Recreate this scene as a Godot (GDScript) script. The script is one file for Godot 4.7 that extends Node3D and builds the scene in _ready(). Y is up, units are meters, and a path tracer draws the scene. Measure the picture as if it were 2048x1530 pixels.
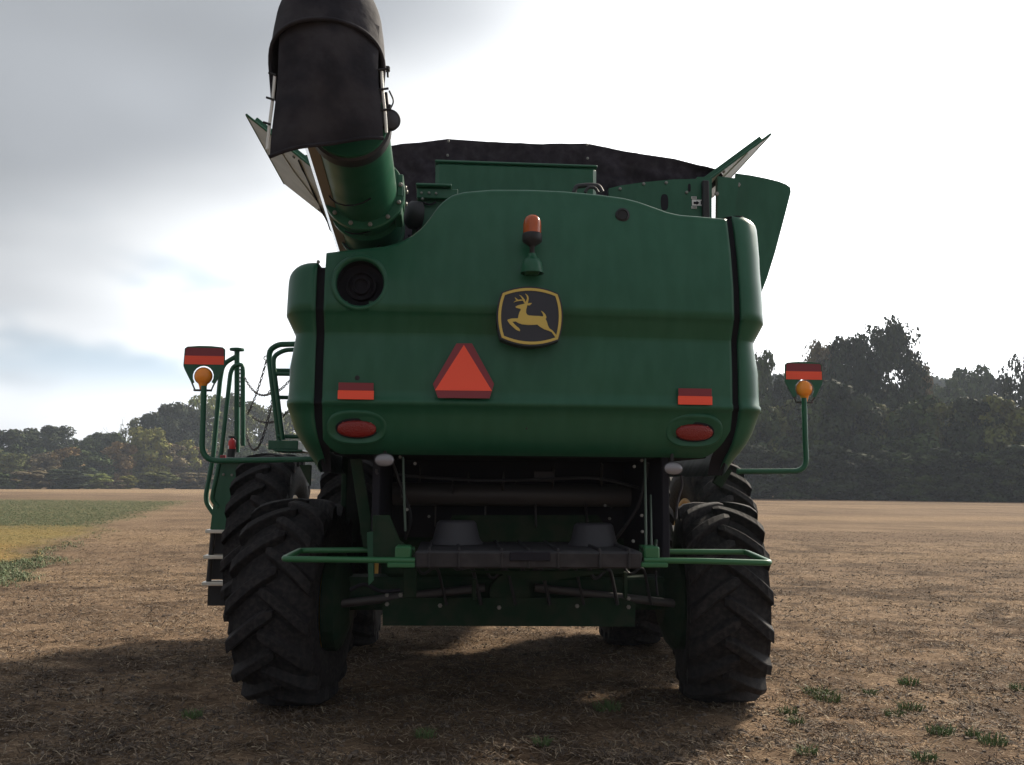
extends Node3D

const SUN := Vector3(0.589, 0.574, -0.569)
var M := {}
var combine: Node3D
var taken := {}

# ------------------------------------------------------------------ helpers
func lin(r: float, g: float, b: float) -> Color:
	return Color(r, g, b).linear_to_srgb()

func mat(c: Color, rough := 0.5, metal := 0.0, spec := 0.5) -> StandardMaterial3D:
	var m := StandardMaterial3D.new()
	m.albedo_color = c
	m.roughness = rough
	m.metallic = metal
	m.metallic_specular = spec
	m.cull_mode = BaseMaterial3D.CULL_DISABLED
	return m

func noise_tex(seed_: int, freq: float, lo: Color, hi: Color, size := 512, octaves := 5, as_normal := false, bump := 4.0) -> NoiseTexture2D:
	var n := FastNoiseLite.new()
	n.seed = seed_
	n.frequency = freq
	n.fractal_octaves = octaves
	var t := NoiseTexture2D.new()
	t.width = size
	t.height = size
	t.seamless = true
	t.noise = n
	if as_normal:
		t.as_normal_map = true
		t.bump_strength = bump
	else:
		var g := Gradient.new()
		g.set_color(0, lo)
		g.set_color(1, hi)
		g.set_offset(0, 0.25)
		g.set_offset(1, 0.75)
		t.color_ramp = g
	return t

func tri_planar(m: StandardMaterial3D, scale_: float, world := false) -> void:
	m.uv1_triplanar = true
	m.uv1_world_triplanar = world
	m.uv1_scale = Vector3.ONE * scale_

func begin() -> SurfaceTool:
	var st := SurfaceTool.new()
	st.begin(Mesh.PRIMITIVE_TRIANGLES)
	return st

func tri(st: SurfaceTool, a: Vector3, b: Vector3, c: Vector3, smooth := -1) -> void:
	st.set_smooth_group(smooth)
	st.add_vertex(a)
	st.set_smooth_group(smooth)
	st.add_vertex(b)
	st.set_smooth_group(smooth)
	st.add_vertex(c)

func tri_out(st: SurfaceTool, a: Vector3, b: Vector3, c: Vector3, out: Vector3, smooth := -1) -> void:
	if (a - c).cross(a - b).dot(out) >= 0:
		tri(st, a, b, c, smooth)
	else:
		tri(st, a, c, b, smooth)

func quad_out(st: SurfaceTool, a: Vector3, b: Vector3, c: Vector3, d: Vector3, out: Vector3, smooth := -1) -> void:
	tri_out(st, a, b, c, out, smooth)
	tri_out(st, a, c, d, out, smooth)

# a chamfered box
func box(st: SurfaceTool, at: Vector3, size: Vector3, basis_ := Basis.IDENTITY, bevel := 0.006) -> void:
	var h := size * 0.5
	var b := minf(bevel, minf(h.x, minf(h.y, h.z)) * 0.6)
	var t := Transform3D(basis_, at)
	var ax := [Vector3.RIGHT, Vector3.UP, Vector3.BACK]
	for i in 3:
		var j := (i + 1) % 3
		var k := (i + 2) % 3
		for s in [-1.0, 1.0]:
			var n: Vector3 = ax[i] * s
			var c: Vector3 = n * h[i]
			var u: Vector3 = ax[j] * (h[j] - b)
			var v: Vector3 = ax[k] * (h[k] - b)
			quad_out(st, t * (c - u - v), t * (c + u - v), t * (c + u + v), t * (c - u + v), basis_ * n)
			for s2 in [-1.0, 1.0]:
				var n2: Vector3 = ax[j] * s2
				var p1: Vector3 = n * h[i] + n2 * (h[j] - b)
				var p2: Vector3 = n * (h[i] - b) + n2 * h[j]
				quad_out(st, t * (p1 - v), t * (p1 + v), t * (p2 + v), t * (p2 - v), basis_ * (n + n2))
	for sx in [-1.0, 1.0]:
		for sy in [-1.0, 1.0]:
			for sz in [-1.0, 1.0]:
				var s3 := Vector3(sx, sy, sz)
				tri_out(st, t * (s3 * Vector3(h.x, h.y - b, h.z - b)), t * (s3 * Vector3(h.x - b, h.y, h.z - b)), t * (s3 * Vector3(h.x - b, h.y - b, h.z)), basis_ * s3)

# rounds the corners of a path
func fillet(pts: Array, r: float, seg := 5) -> Array:
	var out := [pts[0]]
	for i in range(1, pts.size() - 1):
		var p: Vector3 = pts[i]
		var a: Vector3 = pts[i - 1] - p
		var b: Vector3 = pts[i + 1] - p
		var rr := minf(r, minf(a.length(), b.length()) * 0.48)
		var pa := p + a.normalized() * rr
		var pb := p + b.normalized() * rr
		for k in seg + 1:
			var t := float(k) / seg
			out.append(pa.lerp(p, t).lerp(p.lerp(pb, t), t))
	out.append(pts[-1])
	return out

func tube(st: SurfaceTool, pts: Array, r, n := 8, caps := true) -> void:
	var up := Vector3(0.13, 0.9, 0.31).normalized()
	var rings := []
	for i in pts.size():
		var d: Vector3
		if i == 0:
			d = pts[1] - pts[0]
		elif i == pts.size() - 1:
			d = pts[i] - pts[i - 1]
		else:
			d = (pts[i + 1] - pts[i]).normalized() + (pts[i] - pts[i - 1]).normalized()
		d = d.normalized()
		var x := up.cross(d)
		if x.length() < 0.05:
			x = Vector3.RIGHT.cross(d)
		x = x.normalized()
		var y := d.cross(x)
		up = y
		var rr: float = r[i] if r is Array else r
		var ring := PackedVector3Array()
		for k in n:
			var a := TAU * k / n
			ring.append(pts[i] + (x * cos(a) + y * sin(a)) * rr)
		rings.append(ring)
	loft(st, rings, true, caps)

# skins a stack of rings, closed or open, outwards from the middle of each ring
func loft(st: SurfaceTool, rings: Array, closed := true, caps := false, smooth := 1) -> void:
	var n: int = rings[0].size()
	for i in rings.size() - 1:
		var a: PackedVector3Array = rings[i]
		var b: PackedVector3Array = rings[i + 1]
		var mid := Vector3.ZERO
		for k in n:
			mid += a[k] + b[k]
		mid /= 2.0 * n
		for k in (n if closed else n - 1):
			var k2 := (k + 1) % n
			var out := (a[k] + a[k2] + b[k] + b[k2]) * 0.25 - mid
			quad_out(st, a[k], a[k2], b[k2], b[k], out, smooth)
	if caps:
		cap(st, rings[0], rings[0][0] - rings[1][0])
		cap(st, rings[-1], rings[-1][0] - rings[-2][0])

func cap(st: SurfaceTool, ring: PackedVector3Array, out: Vector3) -> void:
	var mid := Vector3.ZERO
	for p in ring:
		mid += p
	mid /= ring.size()
	for k in ring.size():
		tri_out(st, ring[k], ring[(k + 1) % ring.size()], mid, out)

# a grid of points skinned smoothly, facing out
func skin(st: SurfaceTool, rows: Array, out: Vector3, smooth := 1, skip = null) -> void:
	for i in rows.size() - 1:
		for k in rows[i].size() - 1:
			var a: Vector3 = rows[i][k]
			var b: Vector3 = rows[i][k + 1]
			var c: Vector3 = rows[i + 1][k + 1]
			var d: Vector3 = rows[i + 1][k]
			if skip != null and skip.call((a + b + c + d) * 0.25):
				continue
			# one winding for the whole sheet, taken from the grid's own order
			tri(st, a, b, c, smooth) if out.z >= 0 else tri(st, a, c, b, smooth)
			tri(st, a, c, d, smooth) if out.z >= 0 else tri(st, a, d, c, smooth)

# a flat outline in x, y given thickness along z, then placed by t
func prism(st: SurfaceTool, poly: Array, z0: float, z1: float, t := Transform3D.IDENTITY) -> void:
	var p := PackedVector2Array(poly)
	var idx := Geometry2D.triangulate_polygon(p)
	for i in range(0, idx.size(), 3):
		for z in [z0, z1]:
			var o := Vector3(0, 0, 1 if z == maxf(z0, z1) else -1)
			tri_out(st, t * Vector3(p[idx[i]].x, p[idx[i]].y, z), t * Vector3(p[idx[i + 1]].x, p[idx[i + 1]].y, z), t * Vector3(p[idx[i + 2]].x, p[idx[i + 2]].y, z), t.basis * o)
	var cw := Geometry2D.is_polygon_clockwise(p)
	for i in p.size():
		var a := p[i]
		var b := p[(i + 1) % p.size()]
		var e := b - a
		var o2 := Vector3(-e.y, e.x, 0) if cw else Vector3(e.y, -e.x, 0)
		quad_out(st, t * Vector3(a.x, a.y, z0), t * Vector3(b.x, b.y, z0), t * Vector3(b.x, b.y, z1), t * Vector3(a.x, a.y, z1), t.basis * o2)

# a plate between two outlines of the same number of points
func ring_prism(st: SurfaceTool, outer: Array, inner: Array, z0: float, z1: float, t := Transform3D.IDENTITY) -> void:
	var n := outer.size()
	for i in n:
		var j := (i + 1) % n
		prism(st, [outer[i], outer[j], inner[j], inner[i]], z0, z1, t)

# profile of Vector2(radius, along) turned about an axis
func lathe(st: SurfaceTool, prof: Array, t: Transform3D, n := 20, smooth := 1) -> void:
	var rings := []
	for p in prof:
		var ring := PackedVector3Array()
		for k in n:
			var a := TAU * k / n
			ring.append(t * Vector3(cos(a) * maxf(p.x, 0.0002), sin(a) * maxf(p.x, 0.0002), p.y))
		rings.append(ring)
	for i in rings.size() - 1:
		var e: Vector2 = prof[i + 1] - prof[i]
		var nl := Vector2(e.y, -e.x)
		for k in n:
			var k2 := (k + 1) % n
			var am := TAU * (k + 0.5) / n
			var out := t.basis * Vector3(cos(am) * nl.x, sin(am) * nl.x, nl.y)
			quad_out(st, rings[i][k], rings[i][k2], rings[i + 1][k2], rings[i + 1][k], out, smooth if smooth < 0 else smooth + i)

func lathe_smooth(st: SurfaceTool, prof: Array, t: Transform3D, n := 24) -> void:
	var rings := []
	for p in prof:
		var ring := PackedVector3Array()
		for k in n:
			var a := TAU * k / n
			ring.append(t * Vector3(cos(a) * maxf(p.x, 0.0002), sin(a) * maxf(p.x, 0.0002), p.y))
		rings.append(ring)
	for i in rings.size() - 1:
		var e: Vector2 = prof[i + 1] - prof[i]
		var nl := Vector2(e.y, -e.x)
		for k in n:
			var k2 := (k + 1) % n
			var am := TAU * (k + 0.5) / n
			quad_out(st, rings[i][k], rings[i][k2], rings[i + 1][k2], rings[i + 1][k], t.basis * Vector3(cos(am) * nl.x, sin(am) * nl.x, nl.y), 1)

func disc_profile(r: float, d: float, b := 0.004) -> Array:
	return [Vector2(r, 0), Vector2(r, d - b), Vector2(r - b, d), Vector2(0, d)]

func oval(c: Vector2, rx: float, ry: float, n := 28, p := 2.0) -> Array:
	var o := []
	for k in n:
		var a := TAU * k / n
		o.append(c + Vector2(signf(cos(a)) * pow(absf(cos(a)), 2.0 / p) * rx, signf(sin(a)) * pow(absf(sin(a)), 2.0 / p) * ry))
	return o

func obj(called: String, st, m: Material, parent: Node = null, own_axes := false) -> MeshInstance3D:
	var o := MeshInstance3D.new()
	o.name = called
	if st is SurfaceTool:
		st.generate_normals()
		o.mesh = st.commit()
	else:
		o.mesh = st
	o.material_override = m
	var p: Node = parent if parent else self
	p.add_child(o, true)
	if not own_axes:
		var q := p
		var off := Vector3.ZERO
		while q != self:
			off += q.position
			q = q.get_parent()
		o.position = -off
	return o

func numbered(called: String) -> String:
	if not taken.has(called):
		taken[called] = 0
		return called
	taken[called] += 1
	return "%s_%03d" % [called, taken[called]]

func tag(o: Node, label: String, category: String, group := "") -> void:
	o.set_meta("label", label)
	o.set_meta("category", category)
	if group:
		o.set_meta("group", group)

func thing(called: String, at: Vector3, label: String, category: String, group := "") -> Node3D:
	var o := Node3D.new()
	o.name = numbered(called)
	o.position = at
	add_child(o)
	tag(o, label, category, group)
	return o

func part(called: String, st, m: Material) -> MeshInstance3D:
	return obj(called, st, m, combine)

# one mesh for each separate piece that a tool has collected
func obj_each(called: String, st: SurfaceTool, m: Material, parent: Node) -> void:
	st.generate_normals()
	var mesh := st.commit()
	var arr := mesh.surface_get_arrays(0)
	var v: PackedVector3Array = arr[Mesh.ARRAY_VERTEX]
	var nr: PackedVector3Array = arr[Mesh.ARRAY_NORMAL]
	var ix := PackedInt32Array()
	if arr[Mesh.ARRAY_INDEX] != null:
		ix = arr[Mesh.ARRAY_INDEX]
	if ix.is_empty():
		for i in v.size():
			ix.append(i)
	var seen := {}
	var root := PackedInt32Array()
	root.resize(v.size())
	for i in v.size():
		var key := Vector3i((v[i] * 20000.0).round())
		if not seen.has(key):
			seen[key] = i
		root[i] = seen[key]
	var find := func(i: int) -> int:
		while root[i] != i:
			root[i] = root[root[i]]
			i = root[i]
		return i
	for t in range(0, ix.size(), 3):
		var a: int = find.call(ix[t])
		for k in [1, 2]:
			var b: int = find.call(ix[t + k])
			if a != b:
				root[b] = a
	var groups := {}
	for t in range(0, ix.size(), 3):
		var a: int = find.call(ix[t])
		if not groups.has(a):
			groups[a] = []
		groups[a].append(t)
	for g in groups:
		var pv := PackedVector3Array()
		var pn := PackedVector3Array()
		for t in groups[g]:
			for k in 3:
				pv.append(v[ix[t + k]])
				pn.append(nr[ix[t + k]])
		var out := []
		out.resize(Mesh.ARRAY_MAX)
		out[Mesh.ARRAY_VERTEX] = pv
		out[Mesh.ARRAY_NORMAL] = pn
		var am := ArrayMesh.new()
		am.add_surface_from_arrays(Mesh.PRIMITIVE_TRIANGLES, out)
		obj(called, am, m, parent)

func bolt(st: SurfaceTool, at: Vector3, dir := Vector3.BACK, r := 0.014) -> void:
	lathe(st, [Vector2(r, 0), Vector2(r, 0.01), Vector2(r * 0.7, 0.014), Vector2(0, 0.014)], Transform3D(Basis.looking_at(-dir, Vector3.UP if absf(dir.y) < 0.9 else Vector3.RIGHT), at), 6, -1)

# ------------------------------------------------------------------ sky
func sky_image() -> Image:
	var w := 1024
	var h := 512
	var n := FastNoiseLite.new()
	n.seed = 11
	n.noise_type = FastNoiseLite.TYPE_SIMPLEX_SMOOTH
	n.frequency = 1.0
	n.fractal_octaves = 5
	n.fractal_gain = 0.48
	var soft := FastNoiseLite.new()
	soft.seed = 5
	soft.noise_type = FastNoiseLite.TYPE_SIMPLEX_SMOOTH
	soft.frequency = 1.0
	soft.fractal_octaves = 3
	var s := SUN.normalized()
	var deck := Vector3(-0.535, 0.699, 0.474)
	var data := PackedFloat32Array()
	data.resize(w * h * 3)
	var i := 0
	for y in h:
		var el := (0.5 - (y + 0.5) / h) * PI
		for x in w:
			var az := ((x + 0.5) / w) * TAU
			var d := Vector3(sin(az) * cos(el), sin(el), -cos(az) * cos(el))
			var up := maxf(d.y, 0.0)
			var q := Vector3(d.x, 0, d.z) / (up + 0.16)
			var f1 := n.get_noise_3d(q.x * 0.55, q.z * 0.55, 3.0)
			var f2 := soft.get_noise_3d(d.x * 2.2, d.y * 4.5, d.z * 2.2)
			var f3 := n.get_noise_3d(d.x * 3.0, d.y * 8.0, d.z * 3.0)
			var ang := acos(clampf(d.dot(s), -1, 1))
			# thin bright cloud lit from behind by the veiled sun, paler away from it
			var veil := 1.25 + 1.3 * exp(-pow(ang / 0.45, 2.0)) + 1.15 * exp(-ang / 0.75)
			veil *= 1.0 + 0.10 * f1 + 0.08 * f2
			var col := Vector3(0.97, 0.99, 1.0) * veil
			# openings of blue low in the sky
			var gap := smoothstep(-0.08, 0.26, f3 + 0.3 * f2) * smoothstep(0.30, 0.16, up) * smoothstep(0.06, 0.13, up) * smoothstep(0.62, 0.85, ang)
			col = col.lerp(Vector3(0.50, 0.72, 0.90), gap * 0.85)
			# grey undersides of low cumulus
			var low := smoothstep(0.0, 0.5, f3 * 0.7 - f2 * 0.5) * smoothstep(0.24, 0.1, up)
			col = col.lerp(Vector3(0.52, 0.555, 0.61), low * 0.9 * smoothstep(0.6, 0.95, ang))
			# the heavy grey deck over the left
			var g := d.dot(deck) + 0.10 * f1 + 0.06 * f2 + 0.085
			var cover := 0.45 * smoothstep(-0.42, 0.02, g) + 0.55 * smoothstep(-0.10, 0.13, g)
			var thick := 0.335 + 0.09 * f2 + 0.09 * f1 + 0.06 * clampf(1.0 - ang, 0.0, 1.0)
			col = col.lerp(Vector3(0.93, 0.985, 1.06) * thick, cover)
			if el < 0:
				col = col.lerp(Vector3(0.30, 0.27, 0.22), smoothstep(0.0, -0.12, el))
			data[i] = col.x
			data[i + 1] = col.y
			data[i + 2] = col.z
			i += 3
	return Image.create_from_data(w, h, false, Image.FORMAT_RGBF, data.to_byte_array())

# ------------------------------------------------------------------ ground
func straw_image(size: int, seed_: int, strokes: int) -> Image:
	var rng := RandomNumberGenerator.new()
	rng.seed = seed_
	var im := Image.create(size, size, false, Image.FORMAT_RGB8)
	im.fill(lin(0.20, 0.165, 0.13))
	var n := FastNoiseLite.new()
	n.seed = seed_
	n.frequency = 0.02
	var blot := n.get_seamless_image(size, size)
	for y in size:
		for x in size:
			var v := blot.get_pixel(x, y).r
			var c := 0.55 + 0.9 * v
			im.set_pixel(x, y, lin(0.26 * c, 0.215 * c, 0.165 * c))
	for k in strokes:
		var p := Vector2(rng.randf() * size, rng.randf() * size)
		var a := rng.randf() * PI
		var len_ := rng.randf_range(6, 42)
		var v := rng.randf()
		var c := lin(0.16, 0.13, 0.10).lerp(lin(0.72, 0.62, 0.46), v * v) if k % 3 else lin(0.13, 0.10, 0.075)
		if k % 17 == 0:
			c = lin(0.95, 0.88, 0.72)
		var d := Vector2(cos(a), sin(a))
		var bend := rng.randf_range(-0.02, 0.02)
		for t in int(len_):
			var px := posmod(int(p.x), size)
			var py := posmod(int(p.y), size)
			im.set_pixel(px, py, c)
			if v > 0.5:
				im.set_pixel(px, (py + 1) % size, c.darkened(0.25))
			d = d.rotated(bend)
			p += d
	return im

func strip_amount(x: float, z: float) -> Vector2:
	# how green (x) and how yellow (y) the grassed waterway is at a spot
	var dist := -z
	# the right-hand edge of the strip runs from near left to far right
	var edge := -7.2 - (dist - 14.0) * 0.27
	if dist > 40.0:
		edge = -14.2 - (dist - 40.0) * 0.20
	edge += 0.25 * sin(dist * 0.62 + 0.4 * x) + 0.2 * sin(dist * 1.9 + 1.3 * x)
	var inside := smoothstep(-0.2, 2.0, edge - x) * smoothstep(86.0, 70.0, dist + (x + 30.0) * 0.12) * smoothstep(9.0, 11.0, dist)
	var depth := edge - x
	var rimw := lerpf(2.3, -0.8, clampf((dist - 16.0) / 11.0, 0.0, 1.0))
	var yellow := smoothstep(rimw - 0.5, rimw + 0.6, depth) * smoothstep(16.0, 9.0, depth + (dist - 25.0) * 0.16) * smoothstep(37.0, 31.0, dist)
	return Vector2(inside, yellow * inside)

func ground_height(x: float, z: float, n: FastNoiseLite) -> float:
	var near := clampf(1.0 - absf(z + 8.0) / 40.0, 0.0, 1.0)
	return n.get_noise_2d(x * 1.0, z * 1.0) * 0.030 * near + n.get_noise_2d(x * 4.2 + 90.0, z * 4.2) * 0.022 * near + n.get_noise_2d(x * 11.0, z * 11.0 + 40.0) * 0.016 * near - 0.012

func axis_steps(from: float, to: float, step: float, far: float, grow: float) -> Array:
	var a := []
	var v := from
	while v <= to + 0.001:
		a.append(v)
		v += step
	var s := step
	v = a[-1]
	while v < far:
		s *= grow
		v += s
		a.append(v)
	s = step
	v = from
	var b := []
	while v > -far:
		s *= grow
		v -= s
		b.append(v)
	b.reverse()
	return b + a

func build_ground() -> void:
	var n := FastNoiseLite.new()
	n.seed = 3
	n.frequency = 0.55
	n.fractal_octaves = 3
	var patch := FastNoiseLite.new()
	patch.seed = 21
	patch.frequency = 0.35
	patch.fractal_octaves = 4
	var xs := axis_steps(-9.0, 8.0, 0.1, 900.0, 1.10)
	var zs := axis_steps(-15.0, -4.0, 0.08, 900.0, 1.06)
	var pos := PackedVector3Array()
	var col := PackedColorArray()
	var idx := PackedInt32Array()
	for z in zs:
		for x in xs:
			pos.append(Vector3(x, ground_height(x, z, n), z))
			var d := absf(z)
			var c := Color(0.80, 0.665, 0.57)
			var p := patch.get_noise_2d(x * 0.6, z * 1.0)
			var row := patch.get_noise_2d(x * 0.03 + 40.0, z * 0.33 + 10.0)
			var fine := patch.get_noise_2d(x * 2.4, z * 3.6)
			c = c.lerp(Color(0.27, 0.222, 0.20), clampf(0.22 + 1.6 * p + 1.9 * fine * (1.0 if d < 30.0 else 0.3), 0.0, 0.92) * (1.0 if d < 26.0 else 0.7))
			c = c.lerp(Color(1.0, 0.82, 0.64), clampf(row * 1.3, 0.0, 0.6))
			c = c.lerp(Color(0.56, 0.46, 0.40), clampf(-row * 1.6, 0.0, 0.7))
			if z < -95.0 and x < -20.0:
				c = c.lerp(Color(1.0, 0.84, 0.67), smoothstep(110.0, 135.0, -z))
			if z > -150.0 and z < -8.0 and x < -4.0:
				var g := strip_amount(x + 0.9 * p, z)
				var green := Color(0.46, 0.54, 0.34).lerp(Color(0.38, 0.43, 0.29), clampf(0.5 + p, 0, 1))
				var yel := Color(1.0, 0.78, 0.36).lerp(Color(0.7, 0.66, 0.34), clampf(0.4 + 1.5 * row, 0, 1))
				c = c.lerp(green.lerp(yel, g.y), g.x * 0.95)
			col.append(c)
	var w := xs.size()
	for j in zs.size() - 1:
		for i in w - 1:
			var a := j * w + i
			idx.append_array([a, a + 1, a + w + 1, a, a + w + 1, a + w])
	var arr := []
	arr.resize(Mesh.ARRAY_MAX)
	arr[Mesh.ARRAY_VERTEX] = pos
	arr[Mesh.ARRAY_COLOR] = col
	arr[Mesh.ARRAY_INDEX] = idx
	var am := ArrayMesh.new()
	am.add_surface_from_arrays(Mesh.PRIMITIVE_TRIANGLES, arr)
	var st := SurfaceTool.new()
	st.create_from(am, 0)
	st.generate_normals()
	var m := mat(Color.WHITE, 1.0, 0.0, 0.15)
	m.vertex_color_use_as_albedo = true
	var im := straw_image(1024, 5, 26000)
	m.albedo_texture = ImageTexture.create_from_image(im)
	tri_planar(m, 0.23, true)
	m.heightmap_enabled = true
	m.heightmap_texture = m.albedo_texture
	m.heightmap_scale = 2.5
	var o := obj("ground", st.commit(), m)
	o.set_meta("kind", "structure")

	# loose straw and chaff lying on the ground
	var sm := begin()
	for k in 3:
		var x0 := -0.5 + k / 3.0
		var x1 := x0 + 1.0 / 3.0
		var z0 := 0.10 * sin(x0 * 3.0)
		var z1 := 0.10 * sin(x1 * 3.0)
		var y0 := 0.06 * cos(x0 * 3.1)
		var y1 := 0.06 * cos(x1 * 3.1)
		quad_out(sm, Vector3(x0, y0, z0 - 0.03), Vector3(x1, y1, z1 - 0.03), Vector3(x1, y1, z1 + 0.03), Vector3(x0, y0, z0 + 0.03), Vector3.UP, 1)
	sm.generate_normals()
	var straw := sm.commit()
	var rng := RandomNumberGenerator.new()
	rng.seed = 77
	var clump := FastNoiseLite.new()
	clump.seed = 8
	clump.frequency = 1.1
	clump.fractal_octaves = 3
	var spots := []
	var tries := 0
	while spots.size() < 170000 and tries < 900000:
		tries += 1
		var dist := 4.2 + pow(rng.randf(), 1.7) * 30.0
		var half := dist * 0.66 + 0.6
		var x := -0.5 + dist * 0.07 + rng.randf_range(-half, half)
		var z := -dist
		if strip_amount(x, z).x > 0.4:
			continue
		if clump.get_noise_2d(x, z * 1.2) + rng.randf() * 0.6 < 0.16:
			continue
		spots.append(Vector2(x, z))
	var mm := MultiMesh.new()
	mm.transform_format = MultiMesh.TRANSFORM_3D
	mm.use_colors = true
	mm.mesh = straw
	mm.instance_count = spots.size()
	for i in spots.size():
		var sp: Vector2 = spots[i]
		var len_ := rng.randf_range(0.015, 0.055) if rng.randf() < 0.90 else rng.randf_range(0.06, 0.17)
		var b := Basis.from_euler(Vector3(rng.randf_range(-0.7, 0.7), rng.randf() * TAU, rng.randfn(0.0, 0.2))).scaled_local(Vector3(len_, len_ * 1.2, rng.randf_range(0.08, 0.24) if len_ < 0.06 else 0.09))
		if i % 7 == 0:
			# a stub still standing
			b = Basis.from_euler(Vector3(rng.randf() * TAU, 0, PI * 0.5 + rng.randfn(0.0, 0.35))).rotated(Vector3.UP, rng.randf() * TAU).scaled_local(Vector3(rng.randf_range(0.04, 0.10), 0.05, 0.07))
		mm.set_instance_transform(i, Transform3D(b, Vector3(sp.x, ground_height(sp.x, sp.y, n) + rng.randf_range(0.002, 0.018), sp.y)))
		var v := rng.randf()
		var c := Color(0.080, 0.063, 0.054).lerp(Color(0.32, 0.24, 0.17), v * v)
		if rng.randf() < 0.07:
			c = Color(0.38, 0.31, 0.22)
		mm.set_instance_color(i, c)
	var mi := MultiMeshInstance3D.new()
	mi.name = "loose_straw"
	mi.multimesh = mm
	var smat := mat(Color.WHITE, 0.85, 0.0, 0.25)
	smat.vertex_color_use_as_albedo = true
	mi.material_override = smat
	mi.set_meta("kind", "stuff")
	tag(mi, "loose tan straw and chaff strewn over the harvested field", "straw")
	add_child(mi)

	# crumbs and clods of bare soil between the straw
	var cl := begin()
	var ico := []
	for j in 3:
		var ring := PackedVector3Array()
		for k in 6:
			var a := TAU * (k + 0.5 * j) / 6.0
			var rr: float = [0.42, 0.5, 0.30][j] * (1.0 + 0.2 * sin(k * 2.3 + j))
			ring.append(Vector3(cos(a) * rr, [-0.2, 0.08, 0.34][j], sin(a) * rr))
		ico.append(ring)
	loft(cl, ico, true, true)
	cl.generate_normals()
	var clod := cl.commit()
	var cm := MultiMesh.new()
	cm.transform_format = MultiMesh.TRANSFORM_3D
	cm.use_colors = true
	cm.mesh = clod
	var cspots := []
	while cspots.size() < 14000:
		var dist := 4.5 + pow(rng.randf(), 1.6) * 16.0
		var x := -0.5 + dist * 0.07 + rng.randf_range(-1, 1) * (dist * 0.66 + 0.6)
		if clump.get_noise_2d(x * 0.6 + 50.0, -dist * 0.7) + rng.randf() * 0.5 > 0.28 and strip_amount(x, -dist).x < 0.1:
			cspots.append(Vector2(x, -dist))
	cm.instance_count = cspots.size()
	for i in cspots.size():
		var sp: Vector2 = cspots[i]
		var sz := 0.009 + 0.034 * pow(rng.randf(), 4.0)
		cm.set_instance_transform(i, Transform3D(Basis.from_euler(Vector3(rng.randfn(0, 0.3), rng.randf() * TAU, rng.randfn(0, 0.3))).scaled_local(Vector3(sz * 1.3, sz * 0.8, sz)), Vector3(sp.x, ground_height(sp.x, sp.y, n) + sz * 0.05, sp.y)))
		cm.set_instance_color(i, Color(0.085, 0.07, 0.062).lerp(Color(0.22, 0.175, 0.14), rng.randf()))
	var ci := MultiMeshInstance3D.new()
	ci.name = "soil_crumbs"
	ci.multimesh = cm
	ci.material_override = smat
	ci.set_meta("kind", "stuff")
	tag(ci, "crumbs and small clods of dark soil lying in the stubble", "soil")
	add_child(ci)

	# grass of the waterway at the left
	var blade := begin()
	for k in 7:
		var a := TAU * k / 7.0 + 0.3 * k
		var o2 := Vector3(cos(a * 2.3), 0, sin(a * 1.7)) * 0.35
		var d2 := Vector3(cos(a), 0, sin(a))
		var side := Vector3(-d2.z, 0, d2.x) * 0.05
		var mid := o2 + Vector3.UP * 0.6 + d2 * 0.12
		var tip := o2 + Vector3.UP * (0.8 + 0.2 * sin(k * 2.0)) + d2 * 0.5
		quad_out(blade, o2 - side, o2 + side, mid + side * 0.8, mid - side * 0.8, d2 + Vector3.UP * 0.4, 1)
		tri_out(blade, mid - side * 0.8, mid + side * 0.8, tip, d2 + Vector3.UP, 1)
	blade.generate_normals()
	var tuft := blade.commit()
	var gs := []
	tries = 0
	while gs.size() < 42000 and tries < 400000:
		tries += 1
		var dist := 11.0 + pow(rng.randf(), 1.6) * 66.0
		var x := rng.randf_range(-0.72 * dist - 3.0, -7.0)
		var a := strip_amount(x, -dist)
		if rng.randf() > a.x or (a.y > 0.3 and rng.randf() < 0.55):
			continue
		gs.append(Vector3(x, a.y, -dist))
	var gm := MultiMesh.new()
	gm.transform_format = MultiMesh.TRANSFORM_3D
	gm.use_colors = true
	gm.mesh = tuft
	gm.instance_count = gs.size()
	for i in gs.size():
		var sp: Vector3 = gs[i]
		var hgt := rng.randf_range(0.03, 0.07) if sp.y < 0.3 else rng.randf_range(0.02, 0.045)
		if sp.y < 0.2 and sp.z > -26.0:
			hgt *= 1.5
		gm.set_instance_transform(i, Transform3D(Basis(Vector3.UP, rng.randf() * TAU).scaled(Vector3(hgt * 2.2, hgt, hgt * 2.2)), Vector3(sp.x, ground_height(sp.x, sp.z, n) - 0.01, sp.z)))
		var c := Color(0.12, 0.16, 0.08).lerp(Color(0.22, 0.24, 0.15), rng.randf())
		if rng.randf() < sp.y:
			c = Color(0.42, 0.31, 0.13).lerp(Color(0.26, 0.25, 0.11), rng.randf())
		gm.set_instance_color(i, c)
	var gi := MultiMeshInstance3D.new()
	gi.name = "waterway_grass"
	gi.multimesh = gm
	gi.material_override = smat
	gi.set_meta("kind", "stuff")
	tag(gi, "strip of low green and yellowing grass crossing the field at left", "grass")
	add_child(gi)

	# green weeds sprouting in the stubble, each a clump of its own
	var gmat := mat(lin(0.105, 0.15, 0.06), 0.7, 0.0, 0.3)
	gmat.backlight = lin(0.10, 0.2, 0.03)
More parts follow.
